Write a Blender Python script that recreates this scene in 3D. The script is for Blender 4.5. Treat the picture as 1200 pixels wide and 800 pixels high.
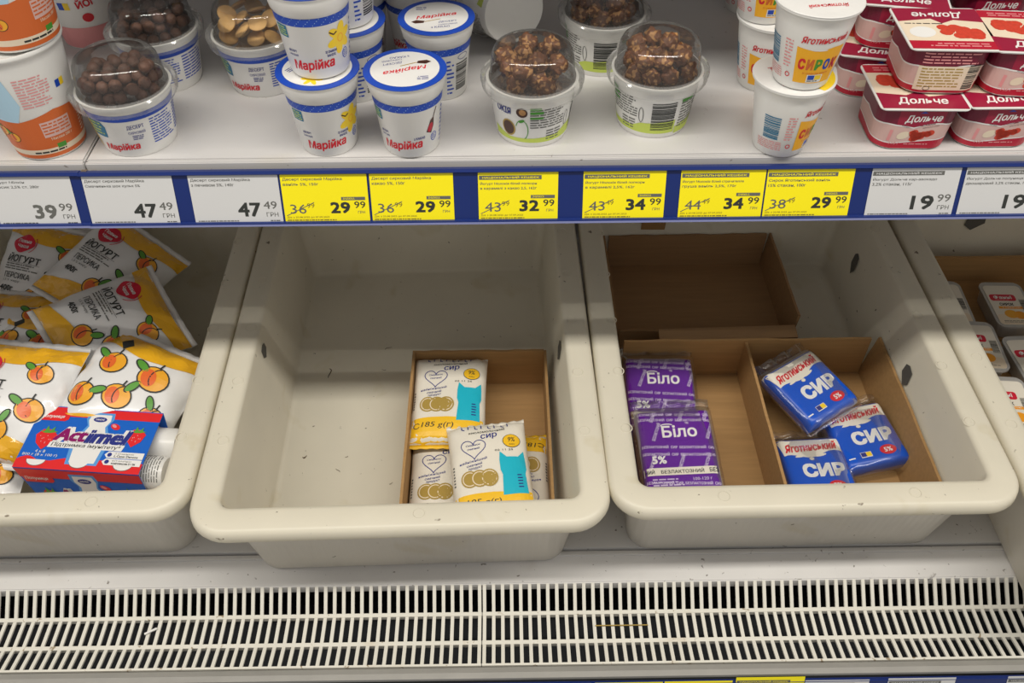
import bpy, bmesh, math, random
from mathutils import Vector, Matrix, Euler
PI = math.pi
R = math.radians
for o in list(bpy.data.objects): bpy.data.objects.remove(o)
C = bpy.context.scene.collection
S = bpy.context.scene

# ------------------------------------------------------------------ camera, world, light, exposure
FPX = 1030.0
CAM = Vector((0, 0, 1.5))
_p, _y, _r = R(46.08), R(.57), R(-.26)
FWD = Vector((math.sin(_y)*math.cos(_p), math.cos(_y)*math.cos(_p), -math.sin(_p)))
_rt = Vector((math.cos(_y), -math.sin(_y), 0)); _up = _rt.cross(FWD)
RT = _rt*math.cos(_r) + _up*math.sin(_r); UP = _up*math.cos(_r) - _rt*math.sin(_r)
cd = bpy.data.cameras.new('camera'); cam = bpy.data.objects.new('camera', cd); C.objects.link(cam)
cd.sensor_width = 36; cd.lens = FPX/1200*36; cd.clip_start = .02
m = Matrix((RT, UP, -FWD)).transposed().to_4x4(); m.translation = CAM
cam.matrix_world = m
S.camera = cam

def ray(px, py): return FWD + RT*((px-600)/FPX) - UP*((py-400)/FPX)
def P(px, py, z):
    d = ray(px, py); return CAM + d*((z-CAM.z)/d.z)

w = bpy.data.worlds.new('World'); S.world = w; w.use_nodes = True
w.node_tree.nodes['Background'].inputs[0].default_value = (1.0, .97, .93, 1)
w.node_tree.nodes['Background'].inputs[1].default_value = .41

def area(name, loc, rot, sx, sy, power, col):
    l = bpy.data.lights.new(name, 'AREA'); l.shape = 'RECTANGLE'; l.size = sx; l.size_y = sy; l.energy = power; l.color = col
    o = bpy.data.objects.new(name, l); C.objects.link(o); o.location = loc; o.rotation_euler = rot
    return o
area('canopy_tube_light', (0, .215, 2.30), (R(14), 0, 0), 3.4, .12, 35, (1, .955, .87))

S.view_settings.view_transform = 'Standard'; S.view_settings.look = 'None'
S.view_settings.gamma = 1; S.view_settings.exposure = 0; S.view_settings.use_curve_mapping = False

# ------------------------------------------------------------------ materials
M = {}
def mat(name, col, rough=.5, var=.0, scale=40, spec=.5, metal=0, bump=0, bscale=200, sub=0, trans=0, coat=0):
    if name in M: return M[name]
    a = bpy.data.materials.new(name); a.use_nodes = True; M[name] = a
    nt = a.node_tree; b = nt.nodes['Principled BSDF']
    b.inputs['Base Color'].default_value = (*col, 1); b.inputs['Roughness'].default_value = rough
    b.inputs['Specular IOR Level'].default_value = spec; b.inputs['Metallic'].default_value = metal
    b.inputs['Coat Weight'].default_value = coat
    if sub:
        b.inputs['Subsurface Weight'].default_value = sub; b.inputs['Subsurface Radius'].default_value = (.02, .016, .01)
    if var or bump:
        tc = nt.nodes.new('ShaderNodeTexCoord'); no = nt.nodes.new('ShaderNodeTexNoise')
        no.inputs['Scale'].default_value = scale; no.inputs['Detail'].default_value = 6
        nt.links.new(tc.outputs['Object'], no.inputs['Vector'])
        if var:
            mx = nt.nodes.new('ShaderNodeMix'); mx.data_type = 'RGBA'
            mx.inputs[6].default_value = (*[c*(1-var) for c in col], 1); mx.inputs[7].default_value = (*[min(1, c*(1+var*.5)) for c in col], 1)
            nt.links.new(no.outputs['Fac'], mx.inputs[0]); nt.links.new(mx.outputs[2], b.inputs['Base Color'])
        if bump:
            n2 = nt.nodes.new('ShaderNodeTexNoise'); n2.inputs['Scale'].default_value = bscale; n2.inputs['Detail'].default_value = 4
            nt.links.new(tc.outputs['Object'], n2.inputs['Vector'])
            bp = nt.nodes.new('ShaderNodeBump'); bp.inputs['Strength'].default_value = bump; bp.inputs['Distance'].default_value = .002
            nt.links.new(n2.outputs['Fac'], bp.inputs['Height']); nt.links.new(bp.outputs['Normal'], b.inputs['Normal'])
    return a

def dirty(name, col, dirt, rough=.45, speck=.62, wave=False, stain=(.55, .45, .2), stamt=.25, sub=0, transl=0):
    """white plastic / enamel with small specks, broad stains and grime of their own shape"""
    a = bpy.data.materials.new(name); a.use_nodes = True; M[name] = a
    nt = a.node_tree; b = nt.nodes['Principled BSDF']; L = nt.links.new
    b.inputs['Roughness'].default_value = rough
    if sub:
        b.inputs['Subsurface Weight'].default_value = sub; b.inputs['Subsurface Radius'].default_value = (.015, .012, .008)
    tc = nt.nodes.new('ShaderNodeTexCoord')
    def noise(s, d=5, dis=0):
        n = nt.nodes.new('ShaderNodeTexNoise'); n.inputs['Scale'].default_value = s; n.inputs['Detail'].default_value = d
        n.inputs['Distortion'].default_value = dis; L(tc.outputs['Object'], n.inputs['Vector']); return n
    def ramp(src, lo, hi, amt=1):
        r = nt.nodes.new('ShaderNodeMapRange'); r.inputs[1].default_value = lo; r.inputs[2].default_value = hi; r.inputs[4].default_value = amt
        L(src.outputs['Fac'], r.inputs[0]); return r
    def mixc(fac, c0, c1):
        mx = nt.nodes.new('ShaderNodeMix'); mx.data_type = 'RGBA'; L(fac.outputs[0], mx.inputs[0])
        if isinstance(c0, tuple): mx.inputs[6].default_value = (*c0, 1)
        else: L(c0.outputs[2], mx.inputs[6])
        mx.inputs[7].default_value = (*c1, 1); return mx
    c1 = mixc(ramp(noise(9, 6), .35, .75, .6), col, tuple(c*.86 for c in col))
    c2 = mixc(ramp(noise(14, 3, .6), .62, .78, stamt), c1, stain)
    c3 = mixc(ramp(noise(120, 2, .4), speck+.09, speck+.14, .85), c2, dirt)
    c4 = mixc(ramp(noise(62, 3, 1.4), speck+.1, speck+.17, .5), c3, dirt)
    L(c4.outputs[2], b.inputs['Base Color'])
    if transl:
        tr = nt.nodes.new('ShaderNodeBsdfTranslucent'); L(c4.outputs[2], tr.inputs[0]); ms = nt.nodes.new('ShaderNodeMixShader'); ms.inputs[0].default_value = transl
        out = [n for n in nt.nodes if n.type == 'OUTPUT_MATERIAL'][0]; L(b.outputs[0], ms.inputs[1]); L(tr.outputs[0], ms.inputs[2]); L(ms.outputs[0], out.inputs[0])
    if wave:
        wv = nt.nodes.new('ShaderNodeTexWave'); wv.inputs['Scale'].default_value = 38; wv.bands_direction = 'X'
        L(tc.outputs['Object'], wv.inputs['Vector'])
        bp = nt.nodes.new('ShaderNodeBump'); bp.inputs['Strength'].default_value = .25; bp.inputs['Distance'].default_value = .002
        L(wv.outputs['Fac'], bp.inputs['Height']); L(bp.outputs['Normal'], b.inputs['Normal'])
    return a

def clear(name, tint=(.97, .97, .97), gloss=.16, rough=.08, haze=.0, top=.8):
    """thin clear plastic: see-through with a sharp surface reflection"""
    a = bpy.data.materials.new(name); a.use_nodes = True; M[name] = a
    nt = a.node_tree; L = nt.links.new
    for n in list(nt.nodes):
        if n.type != 'OUTPUT_MATERIAL': nt.nodes.remove(n)
    out = [n for n in nt.nodes if n.type == 'OUTPUT_MATERIAL'][0]
    t = nt.nodes.new('ShaderNodeBsdfTransparent'); t.inputs[0].default_value = (*tint, 1)
    g = nt.nodes.new('ShaderNodeBsdfGlossy'); g.inputs['Roughness'].default_value = rough
    lw = nt.nodes.new('ShaderNodeFresnel'); lw.inputs['IOR'].default_value = 1.5
    mr = nt.nodes.new('ShaderNodeMapRange'); mr.inputs[1].default_value = 0; mr.inputs[2].default_value = 1
    mr.inputs[3].default_value = gloss*.12; mr.inputs[4].default_value = top
    L(lw.outputs[0], mr.inputs[0])
    mx = nt.nodes.new('ShaderNodeMixShader'); L(mr.outputs[0], mx.inputs[0]); L(t.outputs[0], mx.inputs[1]); L(g.outputs[0], mx.inputs[2])
    if haze:
        d = nt.nodes.new('ShaderNodeBsdfDiffuse'); d.inputs[0].default_value = (.85, .85, .83, 1)
        m2 = nt.nodes.new('ShaderNodeMixShader'); m2.inputs[0].default_value = haze
        L(mx.outputs[0], m2.inputs[1]); L(d.outputs[0], m2.inputs[2]); L(m2.outputs[0], out.inputs[0])
    else: L(mx.outputs[0], out.inputs[0])
    return a

dirty('bin_plastic', (.84, .79, .655), (.16, .12, .07), .38, speck=.640, transl=.22, stamt=.42)
dirty('bin_ribbed', (.83, .80, .74), (.16, .12, .07), .38, speck=.65, wave=True, transl=.3)
dirty('enamel', (.58, .565, .555), (.2, .17, .14), .35, speck=.64, stamt=.12)
dirty('deck_enamel', (.70, .685, .67), (.14, .12, .10), .42, speck=.60, stain=(.35, .3, .25), stamt=.2)
dirty('grille_plastic', (.74, .715, .64), (.25, .17, .08), .45, speck=.58, stain=(.5, .33, .12), stamt=.55)
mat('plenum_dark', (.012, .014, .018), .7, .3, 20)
mat('kerb_steel', (.42, .41, .385), .4, .15, 30, metal=.4)
mat('rail_blue', (.004, .020, .145), .3, .1, 15)
mat('rail_edge', (.20, .22, .42), .25)
mat('tag_yellow', (.93, .80, .0), .55); mat('tag_white', (.60, .60, .60), .55)
mat('ink', (.025, .028, .025), .6); mat('ink_grey', (.12, .12, .11), .6); mat('ink_brown', (.25, .2, .02), .6)
mat('paper_white', (.78, .77, .75), .5)
mat('cup_white', (.80, .79, .76), .32, spec=.5)
mat('foil_white', (.74, .73, .71), .3, .06, 60, bump=.15, bscale=60)
mat('blue_print', (.01, .06, .42), .4); mat('navy_print', (.02, .03, .22), .45)
mat('teal_print', (.01, .16, .30), .4)
mat('red_print', (.62, .012, .025), .42); mat('red_deep', (.45, .008, .03), .4)
mat('yellow_print', (.86, .60, .02), .4); mat('amber_print', (.86, .42, .015), .4); mat('orange_print', (.85, .34, .015), .4); mat('orange_red', (.62, .13, .025), .4)
mat('green_print', (.06, .28, .03), .45); mat('lime_print', (.52, .62, .10), .45)
mat('cyan_print', (.01, .44, .58), .45)
mat('choc_print', (.06, .02, .012), .4); mat('pink_print', (.74, .30, .30), .45); mat('sky_print', (.42, .62, .76), .4)
mat('cream_print', (.78, .66, .50), .45); mat('gold_print', (.40, .27, .06), .45)
mat('maroon_print', (.16, .006, .03), .35); mat('wine_print', (.30, .008, .04), .35); mat('dusk_pink', (.66, .44, .40), .4)
mat('berry_print', (.66, .06, .03), .4, .4, 300)
mat('chocolate', (.13, .055, .030), .6, .5, 180, bump=.6, bscale=350)
mat('granola', (.20, .075, .028), .5, .75, 260, bump=1, bscale=260)
mat('granola_light', (.52, .27, .10), .55, .6, 260, bump=.8, bscale=260)
mat('biscuit', (.62, .37, .13), .65, .25, 120, bump=.3, bscale=220)
mat('bag_white', (.76, .755, .75), .3, .05, 30, coat=.3)
mat('bag_yellow', (.80, .42, .015), .28, .12, 30, coat=.35)
mat('leaf_green', (.10, .32, .04), .4); mat('peach', (.85, .40, .03), .35, .15, 60); mat('peach_red', (.75, .14, .03), .35)
mat('logo_red', (.60, .012, .04), .35)
mat('pack_cream', (.78, .73, .63), .42, .06, 50)
mat('pack_yellow', (.88, .52, .02), .4, .1, 50)
mat('pack_purple', (.12, .010, .30), .33, .1, 50); mat('lilac_print', (.60, .50, .72), .45)
mat('pack_blue', (.004, .085, .56), .3, .1, 50)
mat('sleeve_blue', (.008, .12, .55), .38); mat('sleeve_red', (.72, .022, .025), .38); mat('magenta_print', (.25, .004, .12), .4)
mat('carton_pale_blue', (.10, .32, .70), .4)
mat('tin_grey', (.50, .49, .47), .3, .2, 90, metal=.3)
mat('floor_tile', (.60, .57, .53), .5, .1, 8)
mat('hole_dark', (.10, .098, .088), .6)
mat('crumb', (.10, .065, .03), .8); mat('crumb_pale', (.62, .5, .3), .8)
mat('clip_metal', (.34, .30, .24), .35, .3, 200, metal=.7)
clear('clear_plastic', (.99, .99, .99), haze=.02); clear('clear_film', (.99, .99, .99), gloss=.2, rough=.16, haze=.010, top=.45)
clear('lid_plastic', (.93, .93, .92), .5, .1, .13)
clear('tray_plastic', (.9, .9, .89), .5, .12, .22)

def cardboard(name, col):
    a = bpy.data.materials.new(name); a.use_nodes = True; M[name] = a
    nt = a.node_tree; b = nt.nodes['Principled BSDF']; L = nt.links.new; b.inputs['Roughness'].default_value = .8
    tc = nt.nodes.new('ShaderNodeTexCoord'); mp = nt.nodes.new('ShaderNodeMapping'); mp.inputs['Scale'].default_value = (6, 90, 90)
    L(tc.outputs['Object'], mp.inputs[0])
    n = nt.nodes.new('ShaderNodeTexNoise'); n.inputs['Scale'].default_value = 2.2; n.inputs['Detail'].default_value = 5; L(mp.outputs[0], n.inputs['Vector'])
    mx = nt.nodes.new('ShaderNodeMix'); mx.data_type = 'RGBA'; L(n.outputs['Fac'], mx.inputs[0])
    mx.inputs[6].default_value = (*[c*.78 for c in col], 1); mx.inputs[7].default_value = (*[c*1.15 for c in col], 1)
    L(mx.outputs[2], b.inputs['Base Color'])
    bp = nt.nodes.new('ShaderNodeBump'); bp.inputs['Strength'].default_value = .15; bp.inputs['Distance'].default_value = .001
    L(n.outputs['Fac'], bp.inputs['Height']); L(bp.outputs['Normal'], b.inputs['Normal'])
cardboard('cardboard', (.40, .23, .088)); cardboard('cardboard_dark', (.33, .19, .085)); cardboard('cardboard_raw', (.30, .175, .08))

# ------------------------------------------------------------------ object helpers
def setp(o, label=None, cat=None, group=None, kind=None):
    if label: o['label'] = label
    if cat: o['category'] = cat
    if group: o['group'] = group
    if kind: o['kind'] = kind
    return o
def empty(name, loc=(0, 0, 0), rot=(0, 0, 0), label=None, cat=None, group=None):
    o = bpy.data.objects.new(name, None); o.empty_display_size = .02; C.objects.link(o)
    o.location = loc; o.rotation_euler = rot
    return setp(o, label, cat, group)
def link(name, me, parent=None, loc=(0, 0, 0), rot=(0, 0, 0), scale=None):
    o = bpy.data.objects.new(name, me); C.objects.link(o); o.parent = parent
    o.location = loc; o.rotation_euler = rot
    if scale: o.scale = scale
    return o
def mesh(name, bm, mats, smooth=False, recalc=True, angle=None):
    if recalc: bmesh.ops.recalc_face_normals(bm, faces=bm.faces)
    me = bpy.data.meshes.new(name); bm.to_mesh(me); bm.free()
    for x in (mats if isinstance(mats, (list, tuple)) else [mats]): me.materials.append(M[x])
    if smooth:
        me.polygons.foreach_set('use_smooth', [True]*len(me.polygons))
        if angle: me.set_sharp_from_angle(angle=R(angle))
    return me
def add_box(bm, x0, y0, z0, x1, y1, z1, mi=0):
    v = [bm.verts.new((x, y, z)) for x in (x0, x1) for y in (y0, y1) for z in (z0, z1)]
    for f in ((0, 1, 3, 2), (4, 6, 7, 5), (0, 4, 5, 1), (2, 3, 7, 6), (0, 2, 6, 4), (1, 5, 7, 3)):
        bm.faces.new([v[i] for i in f]).material_index = mi
def box_mesh(name, x0, y0, z0, x1, y1, z1, mt, bevel=0):
    bm = bmesh.new(); add_box(bm, x0, y0, z0, x1, y1, z1)
    if bevel: bmesh.ops.bevel(bm, geom=bm.edges[:], offset=bevel, segments=2, affect='EDGES')
    return mesh(name, bm, mt, smooth=bool(bevel), angle=40)
def loft(bm, loops, cap0=False, cap1=False, closed=True, mis=None):
    L = [[bm.verts.new(p) for p in lp] for lp in loops]; n = len(L[0])
    for i in range(len(L)-1):
        for j in range(n if closed else n-1):
            f = bm.faces.new((L[i][j], L[i][(j+1) % n], L[i+1][(j+1) % n], L[i+1][j]))
            if mis: f.material_index = mis[i]
    if cap0: bm.faces.new(L[0][::-1]).material_index = mis[0] if mis else 0
    if cap1: bm.faces.new(L[-1]).material_index = mis[-1] if mis else 0
    return L
def circ(r, z, n=48, cx=0, cy=0): return [(cx+r*math.cos(2*PI*i/n), cy+r*math.sin(2*PI*i/n), z) for i in range(n)]
def rrect(x0, y0, x1, y1, r, z, seg=6):
    out = []
    for cx, cy, a in ((x1-r, y1-r, 0), (x0+r, y1-r, 90), (x0+r, y0+r, 180), (x1-r, y0+r, 270)):
        for i in range(seg+1):
            t = R(a+90*i/seg); out.append((cx+r*math.cos(t), cy+r*math.sin(t), z))
    return out
def lathe(name, prof, mats, mis=None, n=48, cap0=True, cap1=False, angle=50):
    bm = bmesh.new(); loft(bm, [circ(max(r, .0001), z, n) for r, z in prof], cap0, cap1, mis=mis)
    return mesh(name, bm, mats, True, angle=angle)

# ------------------------------------------------------------------ flat print: shapes and lettering laid onto a surface
_tc = {}
def glyphs(s, shear):
    k = (s, shear)
    if k in _tc: return _tc[k]
    cv = bpy.data.curves.new('lettering', 'FONT'); cv.body = s; cv.size = 1; cv.dimensions = '2D'; cv.fill_mode = 'FRONT'
    cv.resolution_u = 2; cv.shear = shear
    ob = bpy.data.objects.new('lettering', cv); C.objects.link(ob)
    dg = bpy.context.evaluated_depsgraph_get(); me = ob.evaluated_get(dg).to_mesh()
    vs = [(v.co.x, v.co.y) for v in me.vertices]; fs = [tuple(p.vertices) for p in me.polygons]
    ob.evaluated_get(dg).to_mesh_clear(); bpy.data.objects.remove(ob); bpy.data.curves.remove(cv)
    x0 = min(v[0] for v in vs); x1 = max(v[0] for v in vs); y0 = min(v[1] for v in vs); y1 = max(v[1] for v in vs)
    _tc[k] = ([((x-(x0+x1)/2)/(x1-x0), (y-(y0+y1)/2)/(y1-y0)) for x, y in vs], fs, y1-y0)
    return _tc[k]
class Art:
    """2-D print in metres; (u right, v up). every item: points, faces, material, layer"""
    def __init__(s): s.items = []
    def raw(s, vs, fs, mt, L): s.items.append((vs, fs, mt, L)); return s
    def poly(s, pts, mt, L=0): return s.raw(list(pts), [tuple(range(len(pts)))], mt, L)
    def rect(s, x0, y0, x1, y1, mt, L=0, sk=0): return s.poly([(x0-sk, y0), (x1-sk, y0), (x1+sk, y1), (x0+sk, y1)], mt, L)
    def ell(s, cx, cy, rx, ry, mt, L=0, rot=0, n=20, a0=0, a1=360):
        c, d = math.cos(R(rot)), math.sin(R(rot)); pts = []
        full = a1-a0 >= 360
        for i in range(n if full else n+1):
            t = R(a0+(a1-a0)*i/n); x, y = rx*math.cos(t), ry*math.sin(t); pts.append((cx+x*c-y*d, cy+x*d+y*c))
        return s.poly(pts, mt, L)
    def line(s, pts, wd, mt, L=0):
        for (x0, y0), (x1, y1) in zip(pts, pts[1:]):
            l = math.hypot(x1-x0, y1-y0) or 1; nx, ny = -(y1-y0)/l*wd/2, (x1-x0)/l*wd/2
            s.poly([(x0-nx, y0-ny), (x1-nx, y1-ny), (x1+nx, y1+ny), (x0+nx, y0+ny)], mt, L)
        return s
    def ring(s, cx, cy, rx, ry, wd, mt, L=0, n=24, a0=0, a1=360, rot=0):
        c, d = math.cos(R(rot)), math.sin(R(rot))
        def q(f, t): x, y = (rx+f)*math.cos(t), (ry+f)*math.sin(t); return (cx+x*c-y*d, cy+x*d+y*c)
        ts = [R(a0+(a1-a0)*i/n) for i in range(n+1)]
        vs = [q(-wd/2, t) for t in ts]+[q(wd/2, t) for t in ts]
        return s.raw(vs, [(i, i+1, n+2+i, n+1+i) for i in range(n)], mt, L)
    def text(s, t, cx, cy, wd, h, mt, L=1, bold=.0, shear=0, rot=0):
        vs, fs, em = glyphs(t, shear); c, d = math.cos(R(rot)), math.sin(R(rot))
        b = max(0, bold)*h/em; k = ((0, 0),) if b == 0 else ((-b, 0), (b, 0)) if bold < .015 else ((-b, -b), (b, -b), (b, b), (-b, b))
        wd -= 2*b; h -= 2*b if bold >= .015 else 0
        for i, (dx, dy) in enumerate(k): s.raw([(cx+(x*wd+dx)*c-(y*h+dy)*d, cy+(x*wd+dx)*d+(y*h+dy)*c) for x, y in vs], fs, mt, L+i*.16)
        return s
    def fine(s, x0, y0, x1, y1, rows, mt, L=1, seed=1, fill=.42):
        """lines of print too small to read: short word-long dashes"""
        rn = random.Random(seed); h = (y1-y0)/rows
        for i in range(rows):
            x = x0; y = y1-(i+.5)*h; end = x1-(rn.random()*.25*(x1-x0) if rn.random() < .4 else 0)
            while x < end-.0008:
                l = min(rn.uniform(.6, 3.2)*h, end-x); s.rect(x, y-h*fill/2, x+l, y+h*fill/2, mt, L); x += l+h*.38
        return s
    def barcode(s, x0, y0, x1, y1, mt, L=1, seed=3, vert=False):
        rn = random.Random(seed); x = 0; T = (y1-y0) if vert else (x1-x0)
        while x < T:
            l = rn.choice((.02, .03, .05))*T; g = rn.choice((.015, .02, .04))*T; e = min(x+l, T)
            if vert: s.rect(x0, y0+x, x1, y0+e, mt, L)
            else: s.rect(x0+x, y0, x0+e, y1, mt, L)
            x += l+g
        return s
    def peach(s, x, y, r, leaf=140, L=1):
        s.ell(x, y, r*1.08, r*.98, 'ink', L); s.ell(x, y, r*.98, r*.88, 'peach', L+1)
        s.ell(x-r*.3, y-r*.05, r*.5, r*.66, 'peach_red', L+2, 20)
        s.ring(x+r*.25, y+r*.1, r*.5, r*.75, r*.09, 'ink', L+2, 10, 100, 240)
        lx, ly = x+r*1.25*math.cos(R(leaf)), y+r*1.25*math.sin(R(leaf))
        s.ell(lx, ly, r*.68, r*.34, 'ink', L+1, leaf); s.ell(lx, ly, r*.56, r*.24, 'leaf_green', L+2, leaf)
        s.line([(x, y+r*.85), (x+r*.1, y+r*1.35)], r*.12, 'ink', L+1)
        return s
    def build(s, name, fn, du=None, dv=None, off=.00022, step=.00010):
        mats = []; bm = bmesh.new()
        for vs, fs, mt, L in s.items:
            if mt not in mats: mats.append(mt)
            mi = mats.index(mt); z = off+L*step
            bv = [bm.verts.new((x, y, z)) for x, y in vs]
            for f in fs:
                try: bm.faces.new([bv[i] for i in f]).material_index = mi
                except ValueError: pass
        bmesh.ops.triangulate(bm, faces=bm.faces[:])
        for ax, st in ((0, du), (1, dv)):
            if not st: continue
            lo = min(v.co[ax] for v in bm.verts); hi = max(v.co[ax] for v in bm.verts); k = math.floor(lo/st)+1
            no = (1, 0, 0) if ax == 0 else (0, 1, 0)
            while k*st < hi:
                co = (k*st, 0, 0) if ax == 0 else (0, k*st, 0)
                bmesh.ops.bisect_plane(bm, geom=bm.verts[:]+bm.edges[:]+bm.faces[:], plane_co=co, plane_no=no, dist=1e-7); k += 1
        for v in bm.verts: v.co = fn(v.co.x, v.co.y, v.co.z)
        return mesh(name, bm, mats, recalc=False)
def on_cone(r0, z0, r1, z1, rm=None, face=-90):
    """print wrapped round a conical cup wall; v is height above the cup's base, u runs round it"""
    rm = rm or (r0+r1)/2
    def fn(u, v, d):
        r = r0+(r1-r0)*(v-z0)/(z1-z0)+d; a = R(face)+u/rm
        return (r*math.cos(a), r*math.sin(a), v)
    return fn
def flat_z(z, rot=0):
    c, s = math.cos(R(rot)), math.sin(R(rot))
    return lambda u, v, d: (u*c-v*s, u*s+v*c, z+d)

# ------------------------------------------------------------------ the setting: shop floor and the refrigerated case
ZS = 1.03      # top of the upper shelf
ZD = .577      # deck the bins stand on
setp(link('floor', box_mesh('floor', -2.2, -1.2, -.05, 2.2, .36, 0, 'floor_tile')), kind='structure')
case = empty('refrigerated_case', (0, .8, 0), label='white open refrigerated shop case with air grille along its front edge', cat='fridge')
def cpart(name, *b, mt='enamel', bevel=0):
    x0, y0, z0, x1, y1, z1 = b; return link(name, box_mesh(name, x0, y0-.8, z0, x1, y1-.8, z1, mt, bevel), case)
cpart('back_panel', -1.7, 1.125, .45, 1.7, 1.15, 2.3)
cpart('deck_panel', -1.7, .547, ZD-.012, 1.7, 1.12, ZD, mt='deck_enamel')
cpart('deck_front_strip', -1.7, .503, .560, 1.7, .545, .5745, mt='deck_enamel', bevel=.0012)
cpart('deck_ridge', -1.7, .5375, .5749, 1.7, .5405, .5765, mt='deck_enamel')
cpart('upper_shelf_panel', -1.7, .69, 1.375, 1.7, 1.12, 1.40)
cpart('canopy', -1.7, .30, 2.32, 1.7, 1.15, 2.40)
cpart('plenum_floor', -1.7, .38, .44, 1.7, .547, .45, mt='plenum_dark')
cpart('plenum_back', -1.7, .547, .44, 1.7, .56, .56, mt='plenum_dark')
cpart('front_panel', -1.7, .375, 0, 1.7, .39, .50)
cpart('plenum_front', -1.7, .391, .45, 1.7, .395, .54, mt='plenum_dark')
bm = bmesh.new()
pr = [(.4125, .5570), (.4105, .5605), (.404, .5625), (.3975, .5625), (.3965, .5600), (.3985, .5585), (.4085, .5540)]
loft(bm, [[(x, y-.8, z) for y, z in pr] for x in (-1.7, 1.7)], True, True)
link('kerb', mesh('kerb', bm, 'kerb_steel'), case)
# two panels of air grille: every slat its own piece
GP = [(.5035, .5735), (.4995, .5705), (.477, .5525), (.4425, .5525), (.4135, .5595)]
def grille_slat(wd, th):
    bm = bmesh.new(); lp = []
    for i, (y, z) in enumerate(GP):
        a = GP[max(i-1, 0)]; b = GP[min(i+1, len(GP)-1)]
        ty, tz = b[0]-a[0], b[1]-a[1]; l = math.hypot(ty, tz); ny, nz = -tz/l, ty/l
        if nz > 0: ny, nz = -ny, -nz
        lp.append([(-wd/2, y-.8, z), (wd/2, y-.8, z), (wd/2, y+ny*th-.8, z+nz*th), (-wd/2, y+ny*th-.8, z+nz*th)])
    loft(bm, lp, True, True); return mesh('slat', bm, 'grille_plastic')
SLAT = grille_slat(.0039, .0024)
XJ = -.031
for gi, (x0, x1, lab) in enumerate(((-1.2, XJ-.0004, 'cream slatted air grille panel under the yogurt bags, left of the joint'), (XJ+.0004, 1.2, 'cream slatted air grille panel under the cheese bins, right of the joint'))):
    g = empty('air_grille', (0, .8, 0), label=lab, cat='grille', group='air grille panels')
    n = int((x1-x0)/.01045); 
    for i in range(n+1):
        x = (x1-.0024-i*.01045) if gi == 0 else (x0+.0024+i*.01045)
        link('slat', SLAT, g, (x, 0, 0))
    for y, z in (GP[2], GP[3]):
        link('crossbar', box_mesh('crossbar', x0, y-.0023-.8, z-.006, x1, y+.0023-.8, z+.0008, 'grille_plastic'), g)
    link('end_bar', box_mesh('end_bar', x0, -.8+.4128, .5565, x1, -.8+.4152, .5602, 'grille_plastic'), g)
setp(link('straw', box_mesh('straw', -.030, -.0005, 0, .030, .0005, .001, 'gold_print')), 'thin yellow straw lying across the air grille slats', 'straw').location = (.128, .4600, .5540)
setp(link('grille_scrap', box_mesh('grille_scrap', -.007, -.0011, 0, .007, .0011, .0014, 'paper_white'), rot=(0, 0, .5)), 'small white scrap stuck on the air grille', 'scrap').location = (-.407, .4605, .5540)

# upper shelf: two units meeting near the left edge, each with its blue price rail
XL = -.389
TILT = R(17)
def shelf(x0, x1, ext, dz, label):
    s = empty('shelf', ((x0+x1)/2, .69, ZS), label=label, cat='shelf', group='upper shelf units')
    h = (x1-x0)/2
    link('shelf_panel', box_mesh('shelf_panel', -h, .002, -.022, h, .425, 0, 'enamel', .0015), s)
    link('front_lip', box_mesh('front_lip', -h, -.002, -.010, h, .0015, -.001, 'enamel', .0008), s)
    bm = bmesh.new()   # rail cross-section: (along slope down, out of slope)
    pf = [(0, 0), (0, .006), (.003, .007), (.005, .0035), (.050, .0035), (.0508, .007), (.0535, .007), (.0535, 0)]
    q = [(-.007-d*math.sin(TILT)-o*math.cos(TILT), -.0045-d*math.cos(TILT)+o*math.sin(TILT)+dz) for d, o in pf]
    loft(bm, [[(x, y, z) for y, z in q] for x in (-h+ext[0], h+ext[1])], True, True)
    rail = link('price_rail', mesh('price_rail', bm, 'rail_blue'), s)
    bm = bmesh.new(); q = [(-.007-d*math.sin(TILT)-o*math.cos(TILT), -.0045-d*math.cos(TILT)+o*math.sin(TILT)+dz) for d, o in ((.0520, .0071), (.0520, .0078), (.0538, .0078), (.0538, .0071))]
    loft(bm, [[(x, y, z) for y, z in q] for x in (-h+ext[0], h+ext[1])], True, True)
    link('clear_edge', mesh('clear_edge', bm, 'rail_edge'), rail)
    return s
shelf(-1.3, XL-.0008, (0, -.002), 0, 'white shelf unit with blue price rail at the far left under orange tubs')
shelf(XL+.0008, 1.3, (-.005, 0), -.0005, 'long white shelf with blue price rail carrying the dessert cups')
cl = empty('rail_clip', (XL+.001, .684, ZS-.010), label='small worn metal clip where the two price rails meet', cat='clip')
link('clip_body', box_mesh('clip_body', -.004, -.005, -.006, .004, .001, .006, 'clip_metal', .0015), cl)
link('clip_arm', box_mesh('clip_arm', .005, -.004, -.002, .012, .0005, .005, 'clip_metal', .001), cl)

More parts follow.
